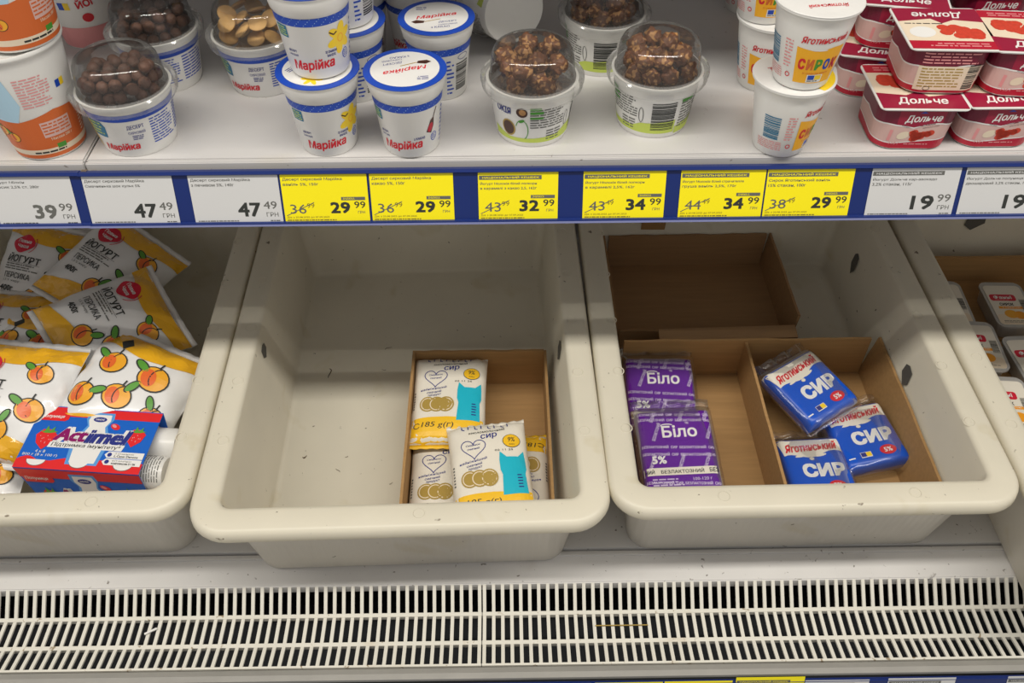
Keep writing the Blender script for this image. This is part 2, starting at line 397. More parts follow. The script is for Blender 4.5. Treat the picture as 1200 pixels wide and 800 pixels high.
# ------------------------------------------------------------------ price tags
def on_rail(x, y0, z0, tilt, lift):
    """print on the rail's sloping face; v measured up from the tag's bottom edge"""
    def fn(u, v, d):
        s = .0535-.003-v
        return (u, -s*math.sin(tilt)-(lift+d)*math.cos(tilt), -s*math.cos(tilt)+(lift+d)*math.sin(tilt))
    return fn
def price_tag(xa, xb, yellow, name1, name2, big, cents, old=None, oldc=None, banner=False, label='', lower=False, z=0, sk=0, drop=0):
    wd = xb-xa; H = .0475; a = Art(); base = 'tag_yellow' if yellow else 'tag_white'
    h = wd/2
    t = a.text
    top = H-.0030
    if banner:
        a.rect(-h+.001, top-.0052, h-.0155, top-.0012, 'ink_grey', 1); t('НАЦІОНАЛЬНИЙ КЕШБЕК', -.0068, top-.0032, wd-.022, .0028, base, 2, .02); top -= .006
    n1 = min(wd-.022, len(name1)*.0024); n2 = min(wd-.022, len(name2)*.0022)
    t(name1, -h+.002+n1/2, top-.0030, n1, .0034, 'ink_grey', 1, .012)
    t(name2, -h+.002+n2/2, top-.0078, n2, .0032, 'ink_grey', 1, .012)
    if yellow:
        t(big, h-.027, .0135, .0185, .0112, 'ink', 1, .03); t(cents, h-.0085, .0162, .0105, .0066, 'ink', 1, .012); t('ГРН', h-.0075, .0088, .0065, .0026, 'ink_grey', 1)
        t(old, -h+.0135, .0125, .0150, .0092, 'ink_grey', 1, -.004); t(oldc, -h+.0255, .0158, .0070, .0046, 'ink_brown', 1, -.004)
        a.line([(-h+.002, .0060), (-h+.029, .0190)], .0006, 'ink_grey', 2)
        a.rect(h-.0255, .0208, h-.003, .0240, 'ink_grey', 1); t('ЗНИЖКА', h-.0185, .0224, .011, .0020, base, 2)
        t('Діє з 20.08.2025 до 07.09.2025', -h+.022, .0043, .040, .0021, 'ink_brown', 1)
        a.fine(-h+.002, .0006, h-.03, .0024, 1, 'ink_brown', 1, 7, .6)
    else:
        t(big, h-.0305, .0125, .0215, .0140, 'ink_grey' if big == '39' else 'ink', 1, .025); t(cents, h-.0105, .0168, .0125, .0074, 'ink_grey', 1, .008); t('ГРН', h-.0095, .0075, .0110, .0042, 'ink_grey', 1)
        a.fine(-h+.003, .0006, h-.03, .0022, 1, 'ink_grey', 1, 8, .6); a.fine(h-.012, .0006, h-.003, .0022, 1, 'ink_grey', 1, 9, .6)
    o = empty('price_tag', ((xa+xb)/2, *( (.683, ZS-.0045-.0005) if not lower else (.3935, .5610+z) )), label=label, cat='price tag', group='price tags in the lower rail' if lower else 'price tags in the shelf rail')
    tilt = TILT if not lower else R(20)
    fn0 = on_rail(0, 0, 0, tilt, .0037+.0004)
    fn = lambda u, v, d: fn0(u, v+drop, d)
    bm = bmesh.new()
    f0 = lambda u, v, d: fn0(u-(v-H/2)*sk, v+drop, d)
    vs = [bm.verts.new(f0(u, v, d)) for d in (-.0002, .0001) for u, v in ((-h, 0), (h, 0), (h, H), (-h, H))]
    for f in ((3, 2, 1, 0), (4, 5, 6, 7), (0, 1, 5, 4), (1, 2, 6, 5), (2, 3, 7, 6), (3, 0, 4, 7)): bm.faces.new([vs[i] for i in f])
    link('card', mesh('card', bm, base), o)
    link('printed_text', a.build('printed_text', fn, off=.0002, step=.00006), o)
    return o
def tx(px): return P(px, 228, .994).x
Y, W_ = True, False
TAGS = [
 (5, 98, W_, 'Йогурт Мілкін', 'Персик 2,5% ст, 280г', '39', '99', None, None, False, 'white price tag reading 39 99 at the left end of the rail'),
 (111, 213, W_, 'Десерт сирковий Марійка', 'Смачненька шок кульк 5%', '47', '49', None, None, False, 'white price tag reading 47 49, second tag from the left'),
 (231, 333, W_, 'Десерт сирковий Марійка', 'з печивом 5%, 140г', '47', '49', None, None, False, 'white price tag reading 47 49, touching the first yellow tag'),
 (335.5, 434, Y, 'Десерт сирковий Марійка', 'ваніль 5%, 150г', '29', '99', '36', '99', False, 'yellow price tag reading 29 99 with crossed out 36, leftmost yellow tag'),
 (437, 532.5, Y, 'Десерт сирковий Марійка', 'какао 5%, 150г', '29', '99', '36', '99', False, 'yellow price tag reading 29 99 below the cocoa dessert cup'),
 (561, 653, Y, 'Йогурт Молокія білий попкорн', 'в карамелі з какао 2,5, 162г', '32', '99', '43', '99', True, 'yellow price tag reading 32 99, third yellow tag from the left'),
 (682, 777, Y, 'Йогурт Молокія білий попкорн', 'в карамелі 2,5%, 162г', '34', '99', '43', '49', True, 'yellow price tag reading 34 99 below the granola cup with the barcode'),
 (794, 891.5, Y, 'Йогурт Молокія білий страчателла', 'груша ваніль 2,5%, 170г', '34', '99', '44', '49', True, 'yellow price tag reading 34 99 with crossed out 44, touching the rightmost yellow tag'),
 (893.5, 994, Y, 'Сирок Яготинський ваніль', '15% стакан, 100г', '29', '99', '38', '49', True, 'yellow price tag reading 29 99 with crossed out 38, rightmost yellow tag'),
 (1014, 1117, W_, 'Йогурт Дольче кар-авокадо', '3,2% стакан, 115г', '19', '99', None, None, True, 'white price tag reading 19 99 under the maroon cups'),
 (1123, 1226, W_, 'Йогурт Дольче полуниця', 'двошаровий 3,2% стакан, 115г', '19', '99', None, None, True, 'white price tag reading 19, cut by the right edge of the picture'),
]
for a_, b_, *q in TAGS: price_tag(tx(a_), tx(b_), *q)
# lower rail and its tags at the bottom edge of the view
lr = empty('lower_price_rail', (0, .3935, .5610), label='blue price rail along the bottom edge of the case below the grille', cat='price rail')
bm = bmesh.new(); tl = R(20)
q = [(-d*math.sin(tl)-o*math.cos(tl), -d*math.cos(tl)+o*math.sin(tl)) for d, o in ((0, 0), (0, .004), (.001, .0045), (.0015, .0035), (.050, .0035), (.0508, .007), (.0535, .007), (.0535, 0))]
loft(bm, [[(x, y, z) for y, z in q] for x in (-1.3, 1.3)], True, True); link('rail_channel', mesh('rail_channel', bm, 'rail_blue'), lr)
def lx(px): return P(px, 796, .556).x
for a_, b_, yl, up_, lab in ((614, 692, 1, .0022, 'yellow price tag at the bottom edge, leftmost of the lower yellow tags'), (696, 775, 1, .0026, 'yellow price tag at the bottom edge, second of the lower yellow tags'), (777, 856, 1, .0030, 'yellow price tag at the bottom edge left of the raised yellow tag'), (860, 940, 1, .0075, 'yellow price tag standing proud of the lower rail, tallest at the bottom edge'), (941, 1016, 0, .0018, 'white price tag at the bottom edge right of the raised yellow tag'), (1038, 1117, 0, .0030, 'white price tag at the bottom edge between two bare blue gaps'), (1178, 1260, 0, .0035, 'white price tag at the bottom right corner of the picture'), (20, 100, 0, .0012, 'white price tag at the bottom left corner of the picture')):
    price_tag(lx(a_), lx(b_), bool(yl), 'Сир кисломолочний Білий', 'Національний 5% пак, 185г', '29', '99', '36', '99', True, lab, lower=True, drop=up_+.0020)

# ------------------------------------------------------------------ plastic bins
def storage_bin(cx, cy, hx, hy, rot, label, fi=(.048, .055, .044), z1=.73, seed=0, rings=(), holes=()):
    b = empty('storage_bin', (cx, cy, ZD), (0, 0, R(rot)), label, 'bin', 'white plastic bins')
    T = z1-ZD; si, fr, bk = fi
    def lp(sx, f, k, r, z): return rrect(-hx+sx, -hy+f, hx-sx, hy-k, r, z, 8)
    bm = bmesh.new()
    loops = [lp(si-.004, fr-.004, bk-.004, .022, .001), lp(si-.008, fr-.008, bk-.008, .026, .0035), lp(.024, .026, .024, .035, T-.021), lp(.006, .006, .006, .036, T-.021), lp(.002, .002, .002, .040, T-.018),
             lp(0, 0, 0, .042, T-.012), lp(.001, .001, .001, .041, T-.0045), lp(.0035, .0035, .0035, .039, T-.0012), lp(.007, .007, .007, .036, T), lp(.026, .0275, .026, .018, T), lp(.0305, .032, .0305, .014, T-.0012), lp(.0325, .034, .0325, .012, T-.005),
             lp(si-.004, fr-.004, bk-.004, .016, .012), lp(si, fr, bk, .012, .0075)]
    loft(bm, loops, True, True, mis=[1, 1]+[0]*12)
    link('tub', mesh('tub', bm, ['bin_plastic', 'bin_ribbed'], True, angle=60), b)
    # moulded pin marks on the rim
    bmr = bmesh.new(); n = 20
    lo = [[(( .0063+.0006*math.cos(t))*math.cos(2*PI*i/n), (.0063+.0006*math.cos(t))*math.sin(2*PI*i/n), .0004*math.sin(t)) for i in range(n)] for t in (0, PI/2, PI, 3*PI/2)]
    loft(bmr, lo+[lo[0]]); rm = mesh('pin_mark', bmr, 'bin_plastic', True)
    for x, y in rings: link('pin_mark', rm, b, (x, y, T+.0001))
    for side, y, z, w_, h_ in holes:
        bmh = bmesh.new(); k = []
        for u, v in ((-.5, -.2), (-.1, -.5), (.5, -.1), (.45, .35), (.1, .5), (-.4, .4)): k.append((u*w_, v*h_))
        f = (z-.0075)/(T-.0135); ix = si+(.0325-si)*f
        s2 = 1 if side == 'R' else -1; sl = (si-.0325)/(T-.0135)
        if side == 'B':
            iy = bk+(.0325-bk)*f; lo = [[(u, hy-iy-.0006+d+v*(bk-.0325)/(T-.0135), z+v) for u, v in k] for d in (0, .0004)]
            loft(bmh, [[(y+x, yy, zz) for x, yy, zz in l] for l in lo], True, True)
        else:
            lo = [[(s2*(hx-ix-.0006+d+v*sl), y+u, z+v) for u, v in k] for d in (0, .0004)]
            loft(bmh, lo, True, True)
        link('hand_hole', mesh('hand_hole', bmh, 'hole_dark'), b)
    return b
def rim_rings(hx, hy, sides, n=5, off=0):
    out = []
    for i in range(n):
        y = -hy+.10+off+i*(2*hy-.16)/(n-1)
        for s in sides: out.append((s*(hx-.0165), y))
    return out
B1 = storage_bin(-.5567, .788, .2190, .290, 1.0, 'white plastic bin full of yogurt bags at the left', rings=rim_rings(.211, .29, (1,), 6)+[(-.03, -.272), (.12, -.272)])
B2 = storage_bin(-.1165, .7775, .2195, .298, 1.1, 'nearly empty white plastic bin holding one cardboard tray', rings=rim_rings(.2155, .298, (-1, 1), 6, .02)+[(.02, -.279)], holes=(('R', -.02, .115, .02, .028), ('L', -.02, .128, .018, .018)))
B3 = storage_bin(.3228, .7905, .2182, .293, .4, 'white plastic bin with cardboard boxes and purple and blue packs', fi=(.044, .055, .044), rings=rim_rings(.208, .293, (-1, 1), 6, .01)+[(.10, -.275), (-.1, -.275)], holes=(('R', -.06, .093, .022, .03), ('R', .16, .088, .016, .035)))
B4 = storage_bin(.7570, .738, .2120, .335, 0, 'white plastic bin with small clear cups at the right edge, mostly cut off', rings=rim_rings(.212, .335, (-1,), 6), holes=(('B', -.05, .095, .03, .03),))

# ------------------------------------------------------------------ cups on the shelf
_mc = {}
def once(k, f):
    if k not in _mc: _mc[k] = f()
    return _mc[k]
def spot(px, py, z=ZS, dz=0): p = P(px, py, z); return (p.x, p.y, z+dz)

# small dessert cup with a flat foil lid, white with a blue band
CH = .077; CR0, CR1, CL = .0255, .0335, .0385
def dessert_body():
    return lathe('cup_body', [(.0225, .0008), (CR0-.0008, 0), (CR0+.0006, .0025), (.0322, .058), (.0330, .0595), (.0338, .0605), (.0360, .071), (.0362, .0735), (.0368, .0742), (.0368, .0752), (.0365, .0752)], 'cup_white', cap1=True)
def dessert_lid():
    return lathe('foil_lid', [(.0371, .0752), (.0374, .0757), (.0371, .0763), (.0364, CH-.0007), (.0002, CH-.0007)], ['blue_print'], cap0=True)
def dessert_lid_print(cocoa):
    a = Art(); a.ell(0, 0, .0308, .0308, 'foil_white', 0, n=48)
    rn = random.Random(4)
    a.text('Марійка', .0, .0015, .040, .0082, 'red_print', 1, .018, .3, 12)
    if cocoa:
        a.poly([(-.024, -.010), (-.019, -.0065), (-.011, -.0085), (-.012, -.0125), (-.02, -.0135)], 'choc_print', 1); a.line([(-.011, -.010), (.004, -.005)], .0012, 'gold_print', 1)
        a.text('з КАКАО', .004, -.021, .018, .0036, 'navy_print', 1, .01, 0, 6)
    else:
        for k in range(6): a.ell(-.017+.005*math.cos(R(60*k)), -.010+.005*math.sin(R(60*k)), .0052, .0022, 'yellow_print', 1, 60*k, 10)
        a.text('ВАНІЛЬ', .004, -.021, .016, .0036, 'navy_print', 1, .01, 0, 6)
    a.text('ДЕСЕРТ', .011, -.0105, .018, .0038, 'navy_print', 1, .01, 0, 8); a.text('СИРКОВИЙ', .011, -.0155, .018, .0032, 'navy_print', 1, 0, 0, 8)
    a.fine(-.02, .014, -.010, .021, 3, 'navy_print', 1, 5)
    return a.build('lid_print', flat_z(CH-.0007), off=.0002, step=.00008)
def dessert_print(cocoa):
    a = Art(); F = .098
    a.rect(-F, .0505, F, .0578, 'blue_print', 0)
    rn = random.Random(2)
    for i in range(70): a.ell(-.06+i*.0017, .0518+.0018*(i % 4), .00035, .00035, 'sky_print', 1, 0, 5)
    a.text('Марійка', -.004, .0135, .040, .0120, 'red_print', 1, .026, .2, 4)
    if cocoa:
        a.poly([(.020, .026), (.0245, .0375), (.0285, .0405), (.0285, .031), (.0255, .0235)], 'choc_print', 1); a.ell(.0245, .030, .0026, .005, 'red_deep', 2, -20); a.line([(.028, .040), (.0315, .049)], .0011, 'choc_print', 1)
        a.text('з КАКАО', .013, .0215, .011, .0028, 'navy_print', 1, .02)
    else:
        for k in range(6): a.ell(.0235+.0062*math.cos(R(60*k+20)), .035+.0075*math.sin(R(60*k+20)), .0072, .0040, 'yellow_print', 1, 60*k+20, 12)
        a.ring(.0235, .035, .0028, .0036, .0007, 'orange_print', 2); a.line([(.013, .043), (.017, .040), (.020, .042)], .0012, 'choc_print', 2)
        a.text('ЗІ СМАКОМ', .0135, .0255, .011, .0024, 'navy_print', 1, .02); a.text('ВАНІЛІ', .0135, .0220, .008, .0024, 'navy_print', 1, .02)
    a.ring(.029, .0185, .0036, .0045, .0007, 'blue_print', 1); a.fine(.0262, .0155, .0318, .0215, 4, 'blue_print', 1, 2)
    a.text('ДЕСЕРТ', -.0215, .0265, .009, .0026, 'navy_print', 1, .02); a.text('СИРКОВИЙ', -.0215, .0230, .010, .0024, 'navy_print', 1, .01)
    a.rect(-.033, .0385, -.0215, .0495, 'teal_print', 1); a.fine(-.032, .0395, -.0225, .0485, 4, 'lime_print', 2, 3)
    # back of the label: small print and a barcode
    a.barcode(.050, .010, .066, .040, 'ink', 1, 5, True); a.ring(.058, .046, .006, .003, .0006, 'navy_print', 1); a.fine(.040, .006, .0475, .046, 9, 'blue_print', 1, 8)
    a.fine(-.075, .008, -.045, .046, 12, 'blue_print', 1, 9)
    return a.build('label_print', on_cone(CR0, 0, .0322, .058, .029), du=.004)
def dessert_cup(loc, rot, cocoa, label, lidrot=0, tilt=(0, 0)):
    o = empty('dessert_cup', loc, (R(tilt[0]), R(tilt[1]), R(rot)), label, 'cup', 'small dessert cups with blue rimmed foil lids')
    link('cup_body', once('db', dessert_body), o)
    l = link('foil_lid', once('dl', dessert_lid), o, rot=(0, 0, R(lidrot)))
    link('lid_print', once(('dlp', cocoa), lambda: dessert_lid_print(cocoa)), l)
    link('label_print', once(('dp', cocoa), lambda: dessert_print(cocoa)), o)
    return o
DZ = CH+.0008
dessert_cup(spot(387, 166), 14, False, 'vanilla dessert cup at the shelf front, carrying another cup on its lid', 40)
dessert_cup(spot(376, 76, ZS+DZ), 8, False, 'vanilla dessert cup stacked on top of the front vanilla cup', 10)
dessert_cup(spot(483, 167), -4, True, 'cocoa dessert cup at the shelf front with its lid print upside down', 190)
dessert_cup(spot(517, 103), -62, True, 'cocoa dessert cup standing behind the front cocoa cup', 64)
dessert_cup(spot(492, 56), -50, True, 'cocoa dessert cup at the back, behind the other two cocoa cups', 20)
dessert_cup(spot(418, 106), -65, False, 'dessert cup in shadow behind the front vanilla stack, lower of its stack', 0)
dessert_cup(spot(406, 20, ZS+DZ), -52, False, 'dessert cup behind the front vanilla stack, upper of its stack', 0)
dessert_cup(spot(424, 58), -60, False, 'rearmost dessert cup in shadow behind the vanilla stacks, lower one', 0)
dessert_cup(spot(430, -30, ZS+DZ), -60, False, 'rearmost dessert cup in shadow behind the vanilla stacks, upper one', 0)

# wide cup with a clear domed lid of crunchy topping
WR0, WR1, WH = .0335, .0415, .058
def wide_body(): return lathe('cup_body', [(.030, .0008), (WR0-.001, 0), (WR0+.0005, .003), (WR1-.0012, .050), (WR1, WH-.004), (WR1+.0015, WH-.002), (WR1-.001, WH-.002), (WR1-.003, WH-.012), (.0002, WH-.012)], 'cup_white')
def dome_lid():
    pr = [(.0405, WH+.0006), (.0395, WH+.001), (.0390, WH+.0045), (.0380, WH+.016), (.0370, WH+.0215), (.0350, WH+.0255), (.0320, WH+.0275), (.0295, WH+.0275), (.0285, WH+.0270), (.0002, WH+.0270)]
    return lathe('dome_lid', pr, 'clear_plastic', cap0=False, angle=30)
def lid_flange(): return lathe('lid_flange', [(.0438, WH-.0115), (.0462, WH-.0105), (.0472, WH-.0085), (.0476, WH-.004), (.0482, WH-.003), (.0482, WH-.0008), (.0470, WH+.0008), (.0440, WH+.0004), (.0425, WH+.0012), (.0405, WH+.0006)], 'lid_plastic', cap0=False, angle=30)
def inner_tray(): return lathe('topping_tray', [(.0405, WH-.0005), (.0395, WH-.006), (.0385, WH-.0075), (.0002, WH-.0075)], 'clear_plastic', cap0=False)
def ball_mesh():
    bm = bmesh.new(); bmesh.ops.create_icosphere(bm, subdivisions=2, radius=.0058); return mesh('chocolate_ball', bm, 'chocolate', True)
def granola_mesh(i):
    bm = bmesh.new(); bmesh.ops.create_icosphere(bm, subdivisions=3, radius=.0088); rn = random.Random(i); 
    from mathutils import noise
    for v in bm.verts:
        n = noise.noise(v.co*170+Vector((i*7, 0, 0))); n2 = noise.noise(v.co*420+Vector((i*3, 5, 0)))
        v.co *= 1+.34*n+.30*n2
    me = mesh('granola_cluster', bm, ['granola', 'granola_light'], True)
    for p in me.polygons:
        if noise.noise(Vector(p.center)*260+Vector((i, 9, 2))) > .22: p.material_index = 1
    return me
def cookie_mesh(): return lathe('cookie', [(.0078, 0), (.0092, .0008), (.0094, .0020), (.0082, .0032), (.0002, .0036)], 'biscuit', n=20)
def fill(kind, seed):
    """settled positions of the pieces inside the dome"""
    rn = random.Random(seed); out = []; z0 = WH-.0072
    r = {'ball': .0057, 'granola': .0082, 'cookie': .0075}[kind]
    def rmax(z): return .0375 if z < WH+.014 else .0360-(z-WH-.014)*.4
    tries = 0
    cap = {'ball': 90, 'granola': 17, 'cookie': 30}[kind]
    zmax = {'ball': WH+.0240, 'granola': WH+.0262, 'cookie': WH+.025}[kind]
    while len(out) < cap and tries < 6000:
        tries += 1
        a = rn.random()*2*PI; q = (rmax(z0)-r-.0004)*math.sqrt(rn.random()); x, y = q*math.cos(a), q*math.sin(a); z = z0+r
        ok = False
        for _ in range(60):
            hit = [(c, math.dist((x, y, z), c)) for c in out if math.dist((x, y, z), c) < 2*r*.97]
            if not hit: ok = True; break
            z += r*.12
            if z+r > zmax: break
        if ok and math.hypot(x, y)+r < rmax(z+r*.5): out.append((x, y, z))
    return out
def wide_print(kind):
    a = Art()
    if kind == 'granola':
        a.poly([(-.050, .006), (.065, .006), (.065, .020), (.03, .017), (.02, .012), (-.03, .010), (-.05, .016)], 'lime_print', 0)
        a.fine(-.008, .022, .026, .044, 8, 'ink_grey', 1, 3); a.rect(-.008, .0425, .002, .0452, 'green_print', 2); a.rect(-.008, .0385, .004, .0412, 'green_print', 2); a.rect(-.008, .0330, .004, .0352, 'green_print', 2)
        a.fine(.008, .008, .024, .020, 4, 'ink_grey', 1, 5); a.ring(.030, .026, .0022, .008, .0006, 'ink', 2)
        a.text('ОКІЯ', -.034, .039, .016, .0075, 'navy_print', 1, .02); a.ell(-.0155, .0395, .0052, .0052, 'choc_print', 1); a.ell(-.0150, .0400, .0032, .0032, 'granola_light', 2)
        a.ell(-.030, .020, .0075, .009, 'gold_print', 1); a.ell(-.030, .020, .0060, .0075, 'choc_print', 2)
        a.ring(-.016, .020, .006, .011, .0008, 'green_print', 1, 16, -60, 160); a.ell(-.016, .030, .003, .0015, 'green_print', 1, 30)
        a.barcode(.040, .010, .063, .041, 'ink', 1, 4, True); a.fine(.068, .010, .100, .042, 10, 'ink_grey', 1, 6); a.rect(.068, .0385, .083, .042, 'green_print', 2); a.fine(-.09, .010, -.06, .042, 11, 'ink_grey', 1, 8)
        a.poly([(.066, .004), (.105, .004), (.105, .020), (.066, .012)], 'lime_print', 0)
    else:
        a.rect(-.118, .0405, .118, .0475, 'blue_print', 0)
        a.text('Марійка', -.006, .0115, .036, .0095, 'red_print', 1, .026, .2, 4)
        a.text('ДЕСЕРТ', .013, .0335, .015, .0046, 'navy_print', 1, .01); a.text('СИРКОВИЙ', .013, .0280, .015, .0036, 'navy_print', 1, 0); a.fine(.008, .0195, .019, .025, 3, 'navy_print', 1, 2)
        a.fine(.026, .011, .052, .039, 10, 'blue_print', 1, 3); a.fine(.056, .011, .085, .039, 9, 'blue_print', 1, 13)
        a.poly([(-.033, .022), (-.016, .022), (-.014, .034), (-.017, .0395), (-.033, .0395)], 'teal_print', 0); a.fine(-.032, .024, -.018, .039, 4, 'lime_print', 1, 5); a.poly([(-.042, .006), (-.034, .006), (-.034, .0395), (-.044, .0395)], 'yellow_print', 0)
    return a.build('label_print', on_cone(WR0, 0, WR1-.0012, .050, .0375), du=.004)
def topped_cup(loc, rot, kind, seed, label, group, tilt=(0, 0)):
    o = empty('topped_cup', loc, (R(tilt[0]), R(tilt[1]), R(rot)), label, 'cup', group)
    link('cup_body', once('wb', wide_body), o); d = link('dome_lid', once('wd', dome_lid), o); link('lid_flange', once('wf', lid_flange), d); link('topping_tray', once('wt', inner_tray), o)
    link('label_print', once(('wp', kind == 'granola'), lambda: wide_print(kind)), o)
    rn = random.Random(seed)
    for x, y, z in fill(kind, seed):
        if kind == 'ball': link('chocolate_ball', once('ball', ball_mesh), o, (x, y, z), (rn.random()*6, rn.random()*6, 0))
        elif kind == 'granola':
            i = rn.randrange(5); link('granola_cluster', once(('gr', i), lambda: granola_mesh(i)), o, (x, y, z), (rn.random()*6, rn.random()*6, rn.random()*6))
        else: link('cookie', once('ck', cookie_mesh), o, (x, y, z-.002), (rn.uniform(-.7, .7), rn.uniform(-.7, .7), 0))
    return o
gB, gG = 'dessert cups with chocolate balls under a dome', 'yogurt cups with granola clusters under a dome'
topped_cup(spot(166, 161), 2, 'ball', 1, 'cup with dark chocolate balls under a clear dome at the shelf front', gB)
topped_cup(spot(199, 91), -38, 'ball', 2, 'cup with dark chocolate balls under a dome, behind the front one', gB)
topped_cup(spot(312, 95), -14, 'cookie', 3, 'dessert cup with small round cookies under a clear dome', 'dessert cup with cookies')
topped_cup(spot(281, -22, ZS+WH+.0285), 0, 'cookie', 4, 'white cup stacked on the cookie cup, cut by the top edge', 'dessert cup with cookies')
topped_cup(spot(623, 150), 8, 'granola', 5, 'granola topped yogurt cup at the front, left of the barcode cup', gG)
topped_cup(spot(763, 140), -72, 'granola', 6, 'granola topped yogurt cup with a large barcode facing forward', gG)
topped_cup(spot(704, 72), -80, 'granola', 7, 'granola topped yogurt cup behind and between the two front granola cups', gG)
p = P(607, 20, ZS+.045)
o = topped_cup((p.x-.004, p.y-.002, ZS+.0515), 30, 'granola', 8, 'yogurt cup lying on its side with its white base towards us', gG)
o.rotation_euler = Euler((R(-93), 0, R(22)), 'XYZ')

# curd dessert cups, yellow and white
SH = .073
def curd_body(): return lathe('cup_body', [(.0205, .0008), (.0225, 0), (.0240, .0020), (.0325, .0580), (.0332, .0640), (.0345, .0665), (.0350, .0690), (.0365, .0695), (.0365, .0712), (.035, .0712)], 'cup_white', cap1=True)
def curd_lid():
    bm = bmesh.new(); n = 56; lo = []
    for r, z in ((.0366, .0713), (.0370, .0716), (.0366, .0722), (.0002, .0722)):
        l = []
        for i in range(n):
            a = 2*PI*i/n; k = r+(.0105*max(0, math.cos(a))**14 if r > .03 else 0); l.append((k*math.cos(a), k*math.sin(a), z+(-.004*max(0, math.cos(a))**18 if r > .03 else 0)))
        lo.append(l)
    loft(bm, lo, True); return mesh('foil_lid', bm, 'foil_white', True, angle=40)
def curd_lid_print():
    a = Art(); pts = [(.0, -.034)]+[(.035*math.cos(R(t)), .035*math.sin(R(t))) for t in range(-88, 58, 8)]+[(.006, .02), (-.002, .008), (.006, -.006), (-.004, -.016)]
    a.poly(pts, 'yellow_print', 0); a.ell(.018, .010, .009, .006, 'green_print', 1, 30); a.ell(.018, .010, .006, .0035, 'yellow_print', 2, 30)
    a.text('Яготинський', -.016, .004, .034, .006, 'red_print', 1, .01, .3, 70)
    for i, (ch, c) in enumerate(zip('СИРОК', ('red_print', 'orange_red', 'green_print', 'blue_print', 'red_print'))): a.text(ch, .006+.0015*i, -.018+i*.0062, .0052, .0075, c, 2, .03, 0, 76)
    return a.build('lid_print', flat_z(.0722), off=.0002)
def curd_print():
    a = Art(); a.poly([(-.019, .008), (.019, .008), (.0205, .042), (.010, .0425), (-.006, .0395), (-.0205, .042)], 'amber_print', 0)
    for i, (ch, c) in enumerate(zip('СИРОК', ('red_print', 'orange_red', 'green_print', 'blue_print', 'red_deep'))): a.text(ch, -.0142+i*.0072, .0265, .0058, .0105, c, 1, .035)
    a.text('Яготинський', 0, .050, .037, .0068, 'red_print', 1, .016, .3, 3)
    a.text('зі смаком ванілі', 0, .0182, .024, .0022, 'orange_red', 1); a.rect(-.007, .0090, .0075, .0165, 'paper_white', 1); a.rect(-.006, .0115, .0, .016, 'blue_print', 2); a.rect(.0005, .0115, .0065, .016, 'yellow_print', 2); a.fine(-.006, .0095, .0065, .0112, 1, 'ink', 2)
    a.ell(-.002, .0405, .006, .0008, 'paper_white', 1)
    a.barcode(-.052, .020, -.037, .044, 'teal_print', 1, 6, True); a.fine(-.058, .008, -.032, .018, 5, 'pink_print', 1, 4); a.fine(-.031, .020, -.024, .047, 9, 'pink_print', 1, 9)
    a.fine(.028, .010, .060, .046, 10, 'pink_print', 1, 12); a.ring(-.0255, .0135, .002, .002, .0008, 'red_print', 1)
    return a.build('label_print', on_cone(.0240, .002, .0325, .058, .0285), du=.004)
def curd_cup(loc, rot, label, lidrot=0, tilt=(0, 0)):
    o = empty('curd_cup', loc, (R(tilt[0]), R(tilt[1]), R(rot)), label, 'cup', 'white and yellow curd cups')
    link('cup_body', once('cb', curd_body), o); l = link('foil_lid', once('cl', curd_lid), o, rot=(0, 0, R(lidrot)))
    link('lid_print', once('clp', curd_lid_print), l); link('label_print', once('cp', curd_print), o); return o
curd_cup(spot(911, 168), 52, 'white and yellow curd cup at the shelf front with blue barcode', -20)
curd_cup(spot(937, 90, ZS+SH), 6, 'white and yellow curd cup stacked on the front one, cut by the top edge', 110)
curd_cup(spot(891, 95), -8, 'white and yellow curd cup standing behind the front stack', 10)
curd_cup(spot(874, 8), 0, 'white and yellow curd cup furthest back, mostly cut by the top edge', 0)
curd_cup(spot(893, 16, ZS+SH), 6, 'white and yellow curd cup on top of the rear one, cut by the top edge', 60)

